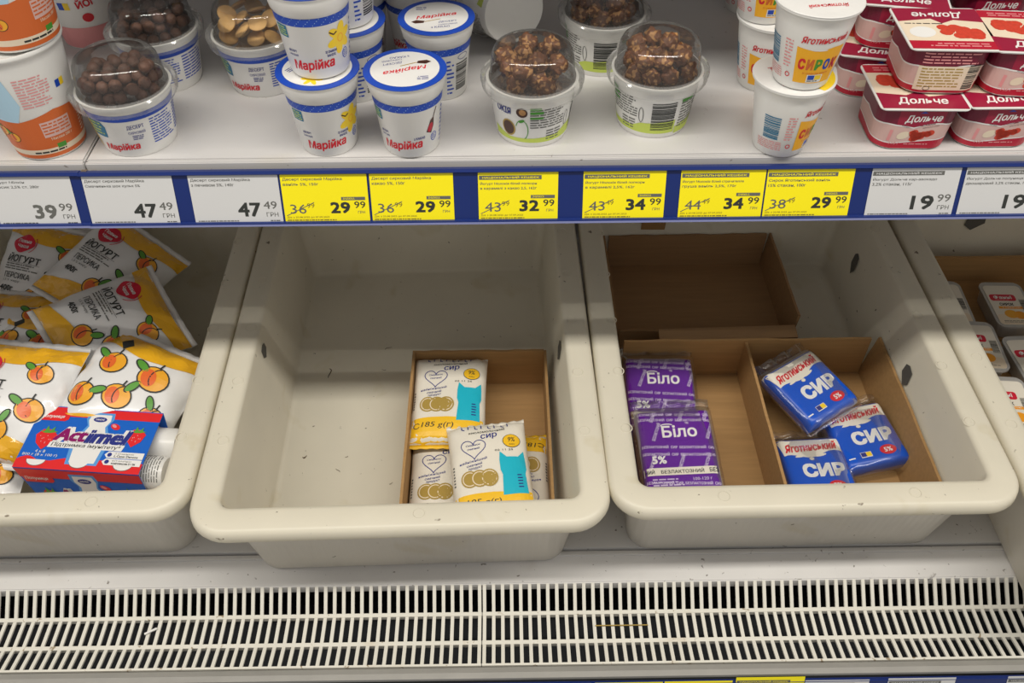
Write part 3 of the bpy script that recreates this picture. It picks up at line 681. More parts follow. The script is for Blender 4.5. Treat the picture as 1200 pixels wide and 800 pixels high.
# large tapering yogurt tubs, orange print
TH = .108
def tub_body(pink): return lathe('cup_body', [(.026, .0008), (.0300, 0), (.0315, .002), (.0425, .096), (.0430, .1015), (.0455, .1035), (.0462, .1055), (.0455, .1078), (.0435, TH-.0005), (.0415, .1055), (.0002, .1055)], 'cup_white')
def tub_print(pink):
    a = Art(); F = .118
    if pink:
        a.rect(-F, .002, F, .026, 'pink_print', 0); a.ell(.020, .074, .011, .011, 'logo_red', 1); a.text('НІХ', .020, .074, .012, .006, 'paper_white', 2, .03)
        a.text('ЙОГ', .026, .054, .020, .010, 'red_print', 1, .03, 0, 8); a.ell(.024, .037, .006, .005, 'red_print', 1); a.poly([(-.004, .062), (.002, .068), (.008, .064), (.008, .060), (-.004, .058)], 'sky_print', 1)
        a.rect(-.003, .047, .003, .055, 'blue_print', 1); a.rect(.003, .047, .009, .055, 'yellow_print', 1)
    else:
        a.rect(-F, .006, F, .012, 'cream_print', 0); a.rect(-F, .0025, F, .0065, 'orange_red', 1)
        a.poly([(-F, .012), (F, .012), (F, .048), (.05, .046), (.02, .050), (-.012, .043), (-.04, .045), (-.07, .052), (-F, .048)], 'orange_red', 0)
        a.poly([(-.06, .046), (-.012, .043), (-.004, .060), (-.010, .094), (-.065, .094)], 'sky_print', 0)
        a.fine(-.002, .056, .024, .086, 11, 'pink_print', 1, 3); a.rect(.0295, .067, .034, .074, 'blue_print', 1); a.rect(.034, .067, .0385, .074, 'yellow_print', 1)
        a.rect(.004, .024, .032, .040, 'dusk_pink', 1); a.fine(.005, .026, .031, .039, 4, 'orange_red', 2, 4); a.text('Масова 280 г', .020, .0215, .022, .0028, 'cream_print', 1, .01)
        a.rect(.012, .0105, .021, .0155, 'green_print', 1); a.fine(-.012, .0075, .020, .0100, 1, 'ink', 1, 5, .7)
        for t in range(7): a.peach(-.085+t*.010, .026+.006*(t % 2), .0055, 120, 1)
        a.fine(.045, .014, .085, .040, 8, 'cream_print', 1, 6)
    return a.build('label_print', on_cone(.0315, .002, .0425, .096, .037), du=.004)
def yogurt_tub(loc, rot, pink, label, lid=True):
    o = empty('yogurt_tub', loc, (0, 0, R(rot)), label, 'cup', 'large yogurt tubs'); link('cup_body', once('tb', lambda: tub_body(pink)), o); link('label_print', once(('tp', pink), lambda: tub_print(pink)), o)
    return o
yogurt_tub(spot(61, 166), 18, False, 'large white tub with orange print at the left shelf edge, lower of its stack')
yogurt_tub(spot(26, 42, ZS+TH+.0005), 48, False, 'large tub with orange print stacked on the lower orange tub, cut off')
yogurt_tub(spot(112, 42), -12, True, 'white tub with red lettering and pink base behind the chocolate ball cups')

# square cups with rounded corners, maroon print
DH = .046
def rsq(hw, r, z, seg=6): return rrect(-hw, -hw, hw, hw, r, z, seg)
def square_body():
    bm = bmesh.new()
    loft(bm, [rsq(.0305, .016, .0012), rsq(.0325, .018, 0), rsq(.0342, .0185, .0022), rsq(.0355, .0185, .022), rsq(.0368, .0185, DH-.0020), rsq(.0372, .014, DH-.0014), rsq(.040, .006, DH-.0014), rsq(.040, .006, DH-.0005)], True, True); return mesh('cup_body', bm, 'cup_white', True, angle=50)
def square_lid():
    bm = bmesh.new(); lo = []
    for hw, z in ((.0402, DH-.0004), (.0406, DH-.0002), (.0404, DH+.0003), (.0002, DH+.0003)):
        lo.append([(x+(0), y, z) for x, y, z in rrect(-hw, -hw, hw, hw, min(.006, hw*.9), z, 4)])
    loft(bm, lo, True); return mesh('foil_lid', bm, 'foil_white', True, angle=40)
def on_square(hw0, hw1, h, r):
    def fn(u, v, d):
        hw = hw0+(hw1-hw0)*min(1, v/h)+d; rr = r+d; fl = hw-rr; per = 8*fl+2*PI*rr; s = (u*per/.2522) % per; q = 2*fl+PI*rr/2; k = int(((s+fl) % per)//q); t = ((s+fl) % per)-k*q
        if t < 2*fl: x, y = -fl+t, -hw
        else: a = (t-2*fl)/rr; x, y = fl+rr*math.sin(a), -fl-rr*math.cos(a)
        c, sn = [(1, 0), (0, 1), (-1, 0), (0, -1)][k % 4]
        return (x*c-y*sn, x*sn+y*c, v)
    return fn
def square_print():
    a = Art(); Lh = .1261
    def band(f0, f1, mt, L, n=64):
        for i in range(n):
            x0, x1 = -Lh+2*Lh*i/n, -Lh+2*Lh*(i+1)/n; a.poly([(x0, f0(x0)), (x1, f0(x1)), (x1, f1(x1)), (x0, f1(x0))], mt, L)
    def vee(x): 
        t = ((x+.06305) % .1261)-.06305
        return .0295-max(0, .0075-abs(t+.004)*.34)+.0035*math.cos(t*70)
    band(lambda x: .0032, lambda x: .0440, 'dusk_pink', 0)
    band(lambda x: .0022, lambda x: .0095+.0022*math.sin(x*55), 'red_deep', 1)
    band(lambda x: .0095+.0022*math.sin(x*55), lambda x: .0106+.0022*math.sin(x*55), 'paper_white', 1)
    band(vee, lambda x: .0438, 'maroon_print', 1)
    band(lambda x: vee(x)-.0014, vee, 'paper_white', 2)
    for c in (-.1265/2, 0, .1265/2):
        pass
    for c in (0,):
        a.poly([(-.020, vee(-.020)), (-.004, vee(-.004)), (.020, vee(.020)), (.020, .0425), (-.020, .0425)], 'wine_print', 2)
        a.text('Дольче', .002, .0345, .032, .0092, 'paper_white', 3, .018, .2, 3); a.poly([(-.003, .0405), (.004, .0405), (.0005, .0425)], 'blue_print', 3); a.text('йогурт', -.011, .0262, .008, .0016, 'ink', 3, 0, 0, -14); a.text('двошаровий', .011, .0262, .014, .0016, 'ink', 3, 0, 0, 12)
        for k in range(14):
            rn = random.Random(k); a.ell(.004+rn.uniform(-.010, .010), .0155+rn.uniform(-.0035, .0045), .0035, .0032, 'berry_print', 2, 0, 10)
        a.ell(-.011, .0165, .006, .004, 'cream_print', 2, 20); a.line([(-.0235, .010), (-.0225, .022)], .0028, 'pink_print', 2); a.text('115 г', -.017, .0078, .010, .0026, 'pink_print', 3, .02, .2); a.fine(-.008, .0060, .018, .0085, 1, 'pink_print', 3, 3)
    # back: nutrition table and barcode
    b = .0632*2
    for c in (Lh,):
        pass
    a.rect(.100, .0045, .156, .0285, 'cream_print', 4); a.fine(.103, .0070, .139, .0275, 7, 'gold_print', 5, 4); a.barcode(.143, .006, .154, .030, 'ink', 5, 5, True); a.ring(.112, .0065, .003, .0018, .0005, 'ink', 5)
    a.fine(.102, .0305, .150, .0425, 4, 'pink_print', 5, 6)
    return a.build('label_print', on_square(.0342, .0368, .044, .0185), du=.0035)
def square_lid_print():
    a = Art(); h = .0385
    a.rect(-h, -h, h, h, 'cream_print', 0); a.poly([(-h, -h), (h, -h), (h, -.012), (.008, -.018), (0, -.009), (-.012, -.016), (-h, -.012)], 'wine_print', 1); a.rect(-h, .024, h, h, 'red_deep', 1); a.fine(-.03, .027, .03, .035, 2, 'pink_print', 2, 3)
    a.text('Дольче', 0, -.026, .046, .013, 'paper_white', 2, .018, .2)
    for k in range(22):
        rn = random.Random(k+40); a.ell(-.012+rn.uniform(-.016, .014), .006+rn.uniform(-.008, .010), .006, .0055, 'berry_print', 2, 0, 10)
    a.ell(.022, .008, .012, .010, 'paper_white', 2, 20); a.fine(.0, -.010, .034, -.0065, 1, 'ink', 2, 6)
    return a.build('lid_print', flat_z(DH+.0003), off=.0002, step=.00006)
def square_cup(loc, rot, label, tilt=(0, 0)):
    o = empty('square_yogurt_cup', loc, (R(tilt[0]), R(tilt[1]), R(rot)), label, 'cup', 'maroon square yogurt cups')
    link('cup_body', once('sb', square_body), o); l = link('foil_lid', once('sl', square_lid), o); link('lid_print', once('slp', square_lid_print), l); link('label_print', once('sp', square_print), o); return o
SQ = DH+.0014
square_cup(spot(1053, 152), -2, 'maroon square yogurt cup at the shelf front, left of the bottom pair')
square_cup(spot(1148, 150), 0, 'maroon square yogurt cup at the shelf front, right of the bottom pair')
square_cup(spot(1087, 88, ZS+SQ), 177, 'maroon square yogurt cup turned back to front on the left bottom cup')
square_cup(spot(1184, 92, ZS+SQ), -6, 'maroon square yogurt cup on top of the right bottom cup, cut by the picture edge')
square_cup(spot(1016, 96), -14, 'maroon square yogurt cup behind the bottom pair, lower left of the rear stack')
square_cup(spot(1041, 40, ZS+SQ), -12, 'maroon square yogurt cup on the rear left stack, beside the curd cups')
square_cup(spot(1128, 84), -6, 'maroon square yogurt cup in the second row, hidden behind the reversed cup')
square_cup(spot(1140, 26, ZS+SQ), -4, 'maroon square yogurt cup on the second row behind the reversed cup')
square_cup(spot(1262, 148), 2, 'maroon square yogurt cup at the right edge, only a sliver showing')

# ------------------------------------------------------------------ cardboard trays in the bins
FZ = ZD+.0080     # inside floor of a bin
def panel(parent, name, x0, y0, z0, x1, y1, z1, mt, warp=0, seed=0, lean=0):
    """one board; its top edge may be worn and uneven"""
    bm = bmesh.new(); rn = random.Random(seed)
    lx_, ly_ = x1-x0, y1-y0; along = 0 if lx_ >= ly_ else 1; n = 14 if warp else 1; lo = []
    for i in range(n+1):
        t = i/n; dz = warp*(rn.random()-.5) if warp and 0 < i < n else 0
        if along == 0: x = x0+lx_*t; lo.append([(x, y0, z0), (x, y1, z0), (x, y1, z1+dz), (x, y0, z1+dz)])
        else: y = y0+ly_*t; lo.append([(x0, y, z0), (x1, y, z0), (x1+lean, y, z1+dz), (x0+lean, y, z1+dz)])
    loft(bm, lo, True, True); return link(name, mesh(name, bm, mt), parent)
def carton(loc, rot, hx, hy, hz, label, mt='cardboard', front=None, divider=None, t=.0035, right=None, sides=None, lean=(0, 0)):
    o = empty('cardboard_tray', loc, (0, 0, R(rot)), label, 'cardboard tray', 'cardboard trays in the bins')
    panel(o, 'base_panel', -hx, -hy, 0, hx, hy, .003, mt)
    panel(o, 'end_panel', -hx+t, hy-t, .0032, hx-t, hy, hz, mt, .002, 1)
    panel(o, 'end_panel', -hx+t, -hy, .0032, hx-t, -hy+t, hz if front is None else front, mt, .002, 2)
    panel(o, 'side_panel', -hx, -hy, .0032, -hx+t-.0002, hy, sides or hz, mt, .0022, 3, lean[0])
    panel(o, 'side_panel', hx-t+.0002, -hy, .0032, hx, hy, right or sides or hz, mt, .0022, 4, lean[1])
    if divider is not None: panel(o, 'divider', divider-t/2, -hy+t+.0003, .0034, divider+t/2, hy-t-.0003, hz-.003, mt, .0012, 5)
    return o
carton((-.0350, .6710, FZ), 0, .0885, .1300, .068, 'cardboard tray with white cheese packs in the nearly empty bin', right=.066)
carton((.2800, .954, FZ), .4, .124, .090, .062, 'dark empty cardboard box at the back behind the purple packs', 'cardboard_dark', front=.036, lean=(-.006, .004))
carton((.3235, .6850, FZ), 0, .1690, .1290, .070, 'wide divided cardboard tray holding purple and blue packs', divider=-.0020, lean=(-.009, .010))
# the back box's folded front flap and a loose strip behind it
q = setp(link('cardboard_flap', box_mesh('cardboard_flap', -.095, -.010, 0, .095, .010, .003, 'cardboard_raw'), rot=(R(12), 0, R(1.5))), 'loose flat cardboard strip lying on the front edge of the dark box', 'cardboard'); q.location = (.3050, .8420, FZ+.0500)
q = setp(link('cardboard_strip', box_mesh('cardboard_strip', -.018, 0, 0, .018, .003, .070, 'cardboard'), rot=(R(12), 0, 0)), 'torn cardboard strip standing behind the dark empty box', 'cardboard'); q.location = (.225, 1.0485, FZ+.060)

# ------------------------------------------------------------------ soft packs
def pillow(W, H, T, p=2.6, q=.6, pull=.05, wr=0, seed=0, flat=.5, sag=0):
    """surface of a filled pack: s(u, v, side) for u, v in -1..1; side +1 top, -1 underside"""
    rn = random.Random(seed); ph = [rn.uniform(0, 6.28) for _ in range(8)]; fr = [rn.uniform(4, 9) for _ in range(8)]
    def s(u, v, side, d=0):
        uu, vv = min(1, abs(u)), min(1, abs(v))
        x = W/2*u*(1-pull*(1-vv*vv)*uu**2); y = H/2*v*(1-pull*.6*(1-uu*uu)*vv**2)
        k = ((1-uu**p)**q)*((1-vv**p)**q)
        z = T*(k if side > 0 else -flat*k)
        if wr and side > 0:
            e = (1-k)*min(1, k*5)
            z += wr*e*(math.sin(fr[0]*u+ph[0]+3*v)*.6+math.sin(fr[1]*1.6*v+ph[1]-4*u)*.5+math.sin(fr[2]*2.1*(u+v)+ph[2])*.4+math.sin(fr[3]*2*(u-v)+ph[3])*.4)
            z += wr*.35*k*(math.sin(fr[4]*.7*u+ph[4])*math.sin(fr[5]*.6*v+ph[5]))
        z -= sag*(uu*uu*.6+vv*vv*.6)
        return (x, y, z+d*side)
    return s
def pillow_mesh(name, s, mt, n=26, m=26):
    bm = bmesh.new()
    us = [math.sin(PI/2*(-1+2*i/n)) for i in range(n+1)]; vs = [math.sin(PI/2*(-1+2*j/m)) for j in range(m+1)]
    top = [[bm.verts.new(s(u, v, 1)) for v in vs] for u in us]
    bot = [[top[i][j] if i in (0, n) or j in (0, m) else bm.verts.new(s(us[i], vs[j], -1)) for j in range(m+1)] for i in range(n+1)]
    for i in range(n):
        for j in range(m):
            bm.faces.new((top[i][j], top[i+1][j], top[i+1][j+1], top[i][j+1])); 
            try: bm.faces.new((bot[i][j], bot[i][j+1], bot[i+1][j+1], bot[i+1][j]))
            except ValueError: pass
    return mesh(name, bm, mt, True, recalc=True)
def on_pillow(s, W, H): return lambda x, y, d: s(max(-1, min(1, x*2/W)), max(-1, min(1, y*2/H)), 1, d)
def seam_mesh(name, s, mt, axis, sgn, wd=.007, n=24):
    bm = bmesh.new(); a, b = [], []
    for i in range(n+1):
        t = -1+2*i/n
        x, y, z = s(t, sgn, 1) if axis == 'v' else s(sgn, t, 1)
        w2 = .0012*math.sin(i*1.9)
        ex, ey = (0, sgn*wd) if axis == 'v' else (sgn*wd, 0)
        a.append((x, y, z)); b.append((x+ex, y+ey, z+w2))
    up = [[bm.verts.new((x, y, z+dz)) for x, y, z in l] for l in (a, b) for dz in (.0003, -.0003)]
    for l0, l1 in ((0, 2), (2, 3), (3, 1), (1, 0)):
        for i in range(n): bm.faces.new((up[l0][i], up[l0][i+1], up[l1][i+1], up[l1][i]))
    return mesh(name, bm, mt, True)

# yogurt bags
BW, BH, BT = .128, .138, .021
def bag_art(back=False):
    a = Art(); h, k = BW/2, BH/2
    def wavy(y0, amp, ph): return [(-h+BW*i/16, y0+amp*math.cos(PI*i/16*2+ph)) for i in range(17)]
    a.poly(wavy(k*.64, .006, 0)+[(h, k), (-h, k)], 'bag_yellow', 0); a.poly([(-h, -k), (h, -k)]+wavy(-k*.66, .006, PI)[::-1], 'bag_yellow', 0)
    if back:
        a.peach(-.030, .022, .0150, 150); a.peach(.020, .020, .0165, 150); a.peach(-.004, -.014, .0150, 60); a.peach(.040, -.022, .0140, 120); a.peach(-.042, -.024, .0150, 30)
        a.poly([(-.030, .062), (-.022, .052), (-.030, .042), (-.038, .052)], 'ink', 2); a.fine(.004, -.040, .034, -.034, 2, 'ink_grey', 1, 3)
        return a
    lg = [(-.030+.015*math.cos(R(t))*(1+.12*math.cos(R(2*t))), .035+.0125*math.sin(R(t))*(1-.18*math.cos(R(t*2+40)))) for t in range(0, 360, 15)]
    a.poly(lg, 'logo_red', 2); a.text('Повна', -.030, .0385, .020, .0052, 'bag_white', 3, .02); a.text('Чаша', -.030, .0310, .017, .0052, 'bag_white', 3, .02); a.ring(-.030, .035, .0185, .016, .0010, 'logo_red', 2, 10, -50, 40)
    a.text('ЙОГУРТ', -.022, .0135, .050, .0125, 'ink', 1, .016); a.fine(-.046, -.0045, .004, .0055, 3, 'ink_grey', 1, 3, .4); a.line([(-.046, .0063), (.004, .0063)], .0004, 'ink', 1)
    a.text('ПЕРСИКА', -.024, -.0115, .040, .0080, 'ink', 1, .012); a.text('1,5 % жиру', -.030, -.0195, .026, .0036, 'ink', 1); a.text('400г', -.034, -.0300, .020, .0078, 'ink', 1, .02)
    a.peach(.034, .030, .0125, 150); a.peach(.036, -.012, .0140, 150); a.peach(.006, -.036, .0130, 60)
    return a
BAGV = {}
def bag_variant(i):
    if i not in BAGV:
        s = pillow(BW, BH, BT, 2.3, .62, .06, .0042, 11+i*3, .45, .006+.002*(i % 3))
        BAGV[i] = (pillow_mesh('bag_body', s, 'bag_white'), bag_art(i >= 4).build('bag_print', on_pillow(s, BW, BH), du=.006, dv=.006, off=.0009, step=.00018), seam_mesh('top_seam', s, 'bag_white', 'v', 1), seam_mesh('bottom_seam', s, 'bag_white', 'v', -1))
    return BAGV[i]
def yogurt_bag(px, py, z, rot, tilt, i, label, sc=1.0, under=False):
    p = P(px, py, z); o = empty('yogurt_bag', p, (0, 0, 0), label, 'bag', 'yogurt bags heaped in the left bin')
    o.rotation_euler = (Matrix.Rotation(R(tilt[0]), 3, 'X') @ Matrix.Rotation(R(tilt[1]), 3, 'Y') @ Matrix.Rotation(R(rot), 3, 'Z')).to_euler()
    o.scale = (sc, sc, sc)
    b, a, t0, t1 = bag_variant(i)
    link('bag_body', b, o); link('bag_print', a, o); link('top_seam', t0, o); link('bottom_seam', t1, o); return o
yogurt_bag(92, 281, .690, -10, (20, 8), 0, 'white and yellow yogurt bag at the very back of the heap, under the price rail')
yogurt_bag(50, 322, .690, -14, (35, 4), 1, 'white and yellow yogurt bag standing upright at the back left of the heap')
yogurt_bag(130, 318, .706, -33, (22, 14), 2, 'white and yellow yogurt bag at the back right of the heap, turned clockwise', 1.05)
yogurt_bag(64, 352, .668, -12, (12, 0), 3, 'white and yellow yogurt bag half buried in the middle of the heap')
yogurt_bag(8, 396, .675, -8, (16, -4), 1, 'white and yellow yogurt bag at the left edge in the middle of the heap')
yogurt_bag(132, 382, .708, -56, (16, 14), 0, 'white and yellow yogurt bag turned on its side at the right of the heap', 1.06)
yogurt_bag(34, 424, .680, -8, (16, -2), 5, 'white and yellow yogurt bag with a peach, behind the large front bag')
yogurt_bag(104, 436, .655, 14, (14, 4), 4, 'mostly yellow end of a yogurt bag peeping between the front bags')
yogurt_bag(12, 470, .704, -8, (20, -4), 2, 'large white yogurt bag at the front left behind the strawberry drinks', 1.08)
yogurt_bag(152, 462, .694, -20, (16, 12), 4, 'crumpled white and yellow yogurt bag at the front right of the heap', 1.08)
yogurt_bag(-22, 540, .660, -4, (10, 0), 5, 'white yogurt bag in the front left corner beside the strawberry drinks', .92)

# strawberry drink multipack in a printed card sleeve
def drink_pack():
    o = empty('drink_multipack', (-.476, .621, FZ+.0005), (0, 0, R(-5)), 'blue and red card sleeve of strawberry yogurt drinks at the bin front', 'drink pack')
    W2, D, Hh, tp = .072, .042, .1150, .012
    # sleeve: top panel, front panel and back panel, folded card
    def board(name, q, mt):
        bm = bmesh.new(); nrm = (Vector(q[1])-Vector(q[0])).cross(Vector(q[3])-Vector(q[0])).normalized()*.0008
        loft(bm, [[tuple(Vector(v)+nrm*k) for v in q] for k in (0, -1)], True, True); return link(name, mesh(name, bm, mt), o)
    A = [(-W2, -D, Hh), (W2, -D, Hh-.001), (W2, D, Hh+.004), (-W2, D, Hh+.006)]
    Fb = [(-W2+tp, -D+.003, .002), (W2-.004, -D+.003, .002)]
    top = board('top_panel', A, 'sleeve_blue'); fr = board('front_panel', [Fb[0], Fb[1], A[1], A[0]], 'sleeve_blue')
    board('back_panel', [A[3], A[2], (W2-.004, D-.012, .002), (-W2+tp, D-.012, .002)], 'sleeve_blue')
    def quad(q):
        q = [Vector(v) for v in q]; n = (q[1]-q[0]).cross(q[3]-q[0]).normalized()
        def fn(u, v, d): return tuple(q[0]*(1-u)*(1-v)+q[1]*u*(1-v)+q[2]*u*v+q[3]*(1-u)*v+n*d)
        return fn
    def face_art(full):
        a = Art(); t = a.text
        sc = [(0, .965 if full else .86)]+[(i/24, (.93 if full else .87)+.05*abs(math.sin(i/24*PI*3))) for i in range(25)]
        a.poly([(0, .84), (1, .84)]+[(1-i/24, .985+.0*i) for i in range(25)], 'sleeve_red', 0)
        if full:
            a.poly([(0, .0), (1, .0), (1, .13)]+[(1-i/30, .13+.06*max(0, math.sin((1-i/30)*PI*6.2))) for i in range(31)]+[(0, .13)], 'sleeve_red', 0)
            for c in (.16, .50, .85):
                a.ell(c, .135, .078, .10, 'ink_grey', 1, 0, 16, 180, 360); a.ell(c, .135, .074, .09, 'paper_white', 2, 0, 16, 180, 360)
        a.poly([(.02, .76), (.24, .76), (.265, .79), (.265, .86), (.24, .885), (.02, .885)], 'sleeve_red', 3); t('Полуниця', .13, .825, .19, .065, 'paper_white', 4, .012, .2)
        # bottle
        bt = [(.44, .90), (.60, .90), (.61, .80), (.585, .70), (.64, .45), (.62, .12), (.42, .12), (.40, .45), (.455, .70), (.43, .80)]
        a.poly([(.52+(x-.52)*1.26, .5+(y-.5)*1.08) for x, y in bt], 'carton_pale_blue', 1); a.poly(bt, 'cream_print' if False else 'paper_white', 2); a.ell(.52, .82, .055, .042, 'navy_print', 4); t('DANONE', .52, .82, .07, .028, 'paper_white', 5, .01)
        for cx, cy, r_, s_ in ((.15, .46, .085, 1), (.86, .56, .075, -1)):
            a.poly([(cx+r_*x, cy+r_*2*y) for x, y in ((-1, .35), (-.5, .9), (.4, .9), (1, .4), (.7, -.4), (.1*s_, -1), (-.7, -.4))], 'sleeve_red', 3)
            a.poly([(cx+r_*x, cy+r_*2*y) for x, y in ((-.9, .8), (-.4, .7), (-.2, 1.25), (.1, .75), (.5, 1.2), (.5, .8), (.95, .7), (.2, .55), (-.3, .55))], 'leaf_green', 4)
            rn = random.Random(3)
            for k in range(9): a.ell(cx+r_*rn.uniform(-.55, .55), cy+r_*2*rn.uniform(-.45, .4), .004, .010, 'pink_print', 4, 0, 6)
        a.ell(.665, .72, .034, .055, 'sleeve_red', 3, 30); a.ell(.655, .73, .016, .03, 'pink_print', 4, 30)
        a.poly([(.22, .42), (.24, .70), (.40, .72), (.90, .60), (.90, .40), (.76, .30), (.22, .33)], 'paper_white', 3) if False else None
        for dx in (-.006, .006):
            for dy in (-.012, .012): t('Actimel', .52+dx, .545+dy, .60, .235, 'paper_white', 4, .05, .25)
        t('Act', .345, .545, .27, .205, 'magenta_print', 5, .03, .25); t('imel', .648, .545, .365, .235, 'navy_print', 5, .03, .25)
        a.rect(.20, .335, .80, .425, 'paper_white', 4, .006); t('Підтримка імунітету*', .50, .380, .56, .075, 'ink', 5, .012, .15)
        t('4 x 8', .16, .265, .08, .045, 'paper_white', 3); t('800 г (8 x 100 г)', .17, .205, .28, .05, 'paper_white', 3)
        for yy, l1, l2 in ((.275, 'З вітамінами', 'L.Casei Danone'), (.165, 'вітаміни', 'комплексом D і B6')):
            a.poly([(.70, yy-.05), (.985, yy-.05), (.985, yy+.05), (.70, yy+.05), (.675, yy)], 'paper_white', 4); a.ell(.715, yy, .018, .032, 'navy_print', 5); t(l1, .83, yy+.022, .15, .026, 'ink_grey', 5); t(l2, .85, yy-.018, .19, .034, 'ink', 5, .015)
        return a
    link('printed_text', face_art(True).build('printed_text', quad(A), off=.0003, step=.00008), top)
    link('printed_text', face_art(False).build('printed_text', quad([Fb[0], Fb[1], A[1], A[0]]), off=.0003, step=.00008), fr)
    bt = lathe('bottle', [(.012, 0), (.0165, .001), (.0178, .006), (.0178, .050), (.0165, .058), (.0120, .066), (.0110, .072), (.0135, .078), (.0140, .090), (.0002, .091)], 'cup_white', n=28)
    for k, (x, y, z) in enumerate(((.076, -.018, .0), (.081, .019, .0))):
        b = link('bottle', bt, o, (W2-.0210+(.004 if y > 0 else 0), y, .006+z), (0, 0, 0))
    for k, (y, z) in enumerate(((-.0185, .073), (.0185, .078))):
        b = link('bottle', bt, o, (.0900 if y < 0 else .0930, y, z+.0115), (0, R(-90), 0))
        b.scale = (1.12, 1.12, 1.0)
        if k: continue
        a = Art(); a.fine(-.020, .004, .016, .028, 8, 'ink_grey', 1, 4+k, .3); link('bottle_print', a.build('bottle_print', on_cone(.0178, 0, .0178, .05, .0178, 0), du=.004), b)
    return o
drink_pack()

# white cheese packs with a yellow end
CW, CHh, CT = .096, .136, .017
CS = CHh/.122
def cheese_art():
    a = Art(); h, k = CW/2, CHh/2; t = a.text
    a.poly([(-h, -k), (h, -k), (h, -.034), (0, -.031), (-h, -.033)], 'pack_yellow', 0)
    for i in range(8): a.line([(-.030+i*.0080, .0515), (-.030+i*.0080, .0590), (-.026+i*.0080, .0590)] if i % 2 else [(-.030+i*.0080, .0600), (-.0295+i*.0080, .0520), (-.0265+i*.0080, .0510)], .0012, 'navy_print', 1)
    t('кисломолочний', 0, .0465, .044, .0036, 'ink', 1, .006, .15, 3); t('сир', .002, .0385, .020, .0085, 'navy_print', 1, .014, .15, 5)
    a.ell(.0285, .0300, .0110, .0090, 'ink', 1); a.ell(.0285, .0300, .0103, .0083, 'pack_yellow', 2); t('9%', .0285, .0318, .0085, .0060, 'ink', 3, .01, .15); t('жиру', .0285, .0250, .0075, .0022, 'ink', 3)
    hp = []
    for i in range(33):
        th = 2*PI*i/32; hp.append((-.018+.0148*math.sin(th)**3, .0245+.00085*(13*math.cos(th)-5*math.cos(2*th)-2*math.cos(3*th)-math.cos(4*th))))
    a.line(hp, .0009, 'navy_print', 1); t('Сніданок', -.018, .0285, .018, .0026, 'navy_print', 2, .004, .2, 4); t('смачний', -.018, .0240, .015, .0026, 'navy_print', 2, .004, .2, 4)
    for i, wd in enumerate((.034, .019, .017)): t(('найніжніший', 'смачний', 'продукт')[i], -.019+(i-1)*.001, .0085-i*.0048, wd, .0032, 'navy_print', 1, .004, .2, 8)
    for i in range(3):
        c = -.026+i*.0115; a.ell(c, -.0140, .0105, .0105, 'gold_print', 1+i); a.ring(c, -.0140, .0082, .0082, .0012, 'cream_print', 1+i); a.ring(c, -.0140, .0045, .0045, .0009, 'cream_print', 1+i, 12, -60, 60)
    # plain cat silhouette
    a.poly([(.011, -.036), (.041, -.036), (.0405, -.012), (.0425, -.006), (.0425, .006), (.0415, .0165), (.0340, .0095), (.0200, .0095), (.0125, .0165), (.0110, .006), (.0110, -.006), (.0130, -.012)], 'cyan_print', 1)
    a.fine(.030, -.030, .036, -.012, 5, 'navy_print', 2, 3, .4)
    t('185 g(г)', -.012, -.0425, .040, .0085, 'ink', 1, .006, .15); t('℮', -.038, -.0425, .008, .006, 'ink', 1, .01) if False else a.ring(-.038, -.0425, .004, .0030, .0009, 'ink', 1, 14, 30, 330)
    a.fine(-.0455, -.020, -.0435, .006, 7, 'ink_grey', 1, 6, .5); t('02 11 25', .018, .0185, .022, .0022, 'ink', 2)
    return a
def cheese_mesh(i):
    s = pillow(CW, CHh, CT, 4.2, .42, .035, .0022, 31+i, .9, 0)
    return (pillow_mesh('wrapper', s, 'pack_cream', 28, 28), cheese_art().build('wrapper_print', on_pillow(s, CW, CHh/CS), du=.005, dv=.005, off=.0004, step=.00014), seam_mesh('top_seam', s, 'pack_cream', 'v', 1, .005), seam_mesh('bottom_seam', s, 'pack_yellow', 'v', -1, .005))
def cheese_pack(loc, rot, tilt, i, label):
    o = empty('cheese_pack', loc, (0, 0, 0), label, 'cheese pack', 'white cheese packs with a blue cat')
    o.rotation_euler = (Matrix.Rotation(R(tilt[0]), 3, 'X') @ Matrix.Rotation(R(tilt[1]), 3, 'Y') @ Matrix.Rotation(R(rot), 3, 'Z')).to_euler()
    for n, me in zip(('wrapper', 'wrapper_print', 'top_seam', 'bottom_seam'), once(('chz', i), lambda: cheese_mesh(i))): link(n, me, o)
    return o
cheese_pack((-.0720, .615, FZ+.0195), 0, (0, 0), 0, 'white cheese pack at the bottom left of the tray, half covered by two packs')
cheese_pack((.0045, .622, FZ+.0195), 180, (0, 0), 1, 'white cheese pack turned upside down at the right side of the tray')
cheese_pack((-.0735, .7280, FZ+.0480), -1, (3, 0), 1, 'white cheese pack at the back of the tray showing its yellow end')
cheese_pack((-.0195, .6100, FZ+.0560), 6, (3, 0), 0, 'white cheese pack lying on top at the front of the tray')

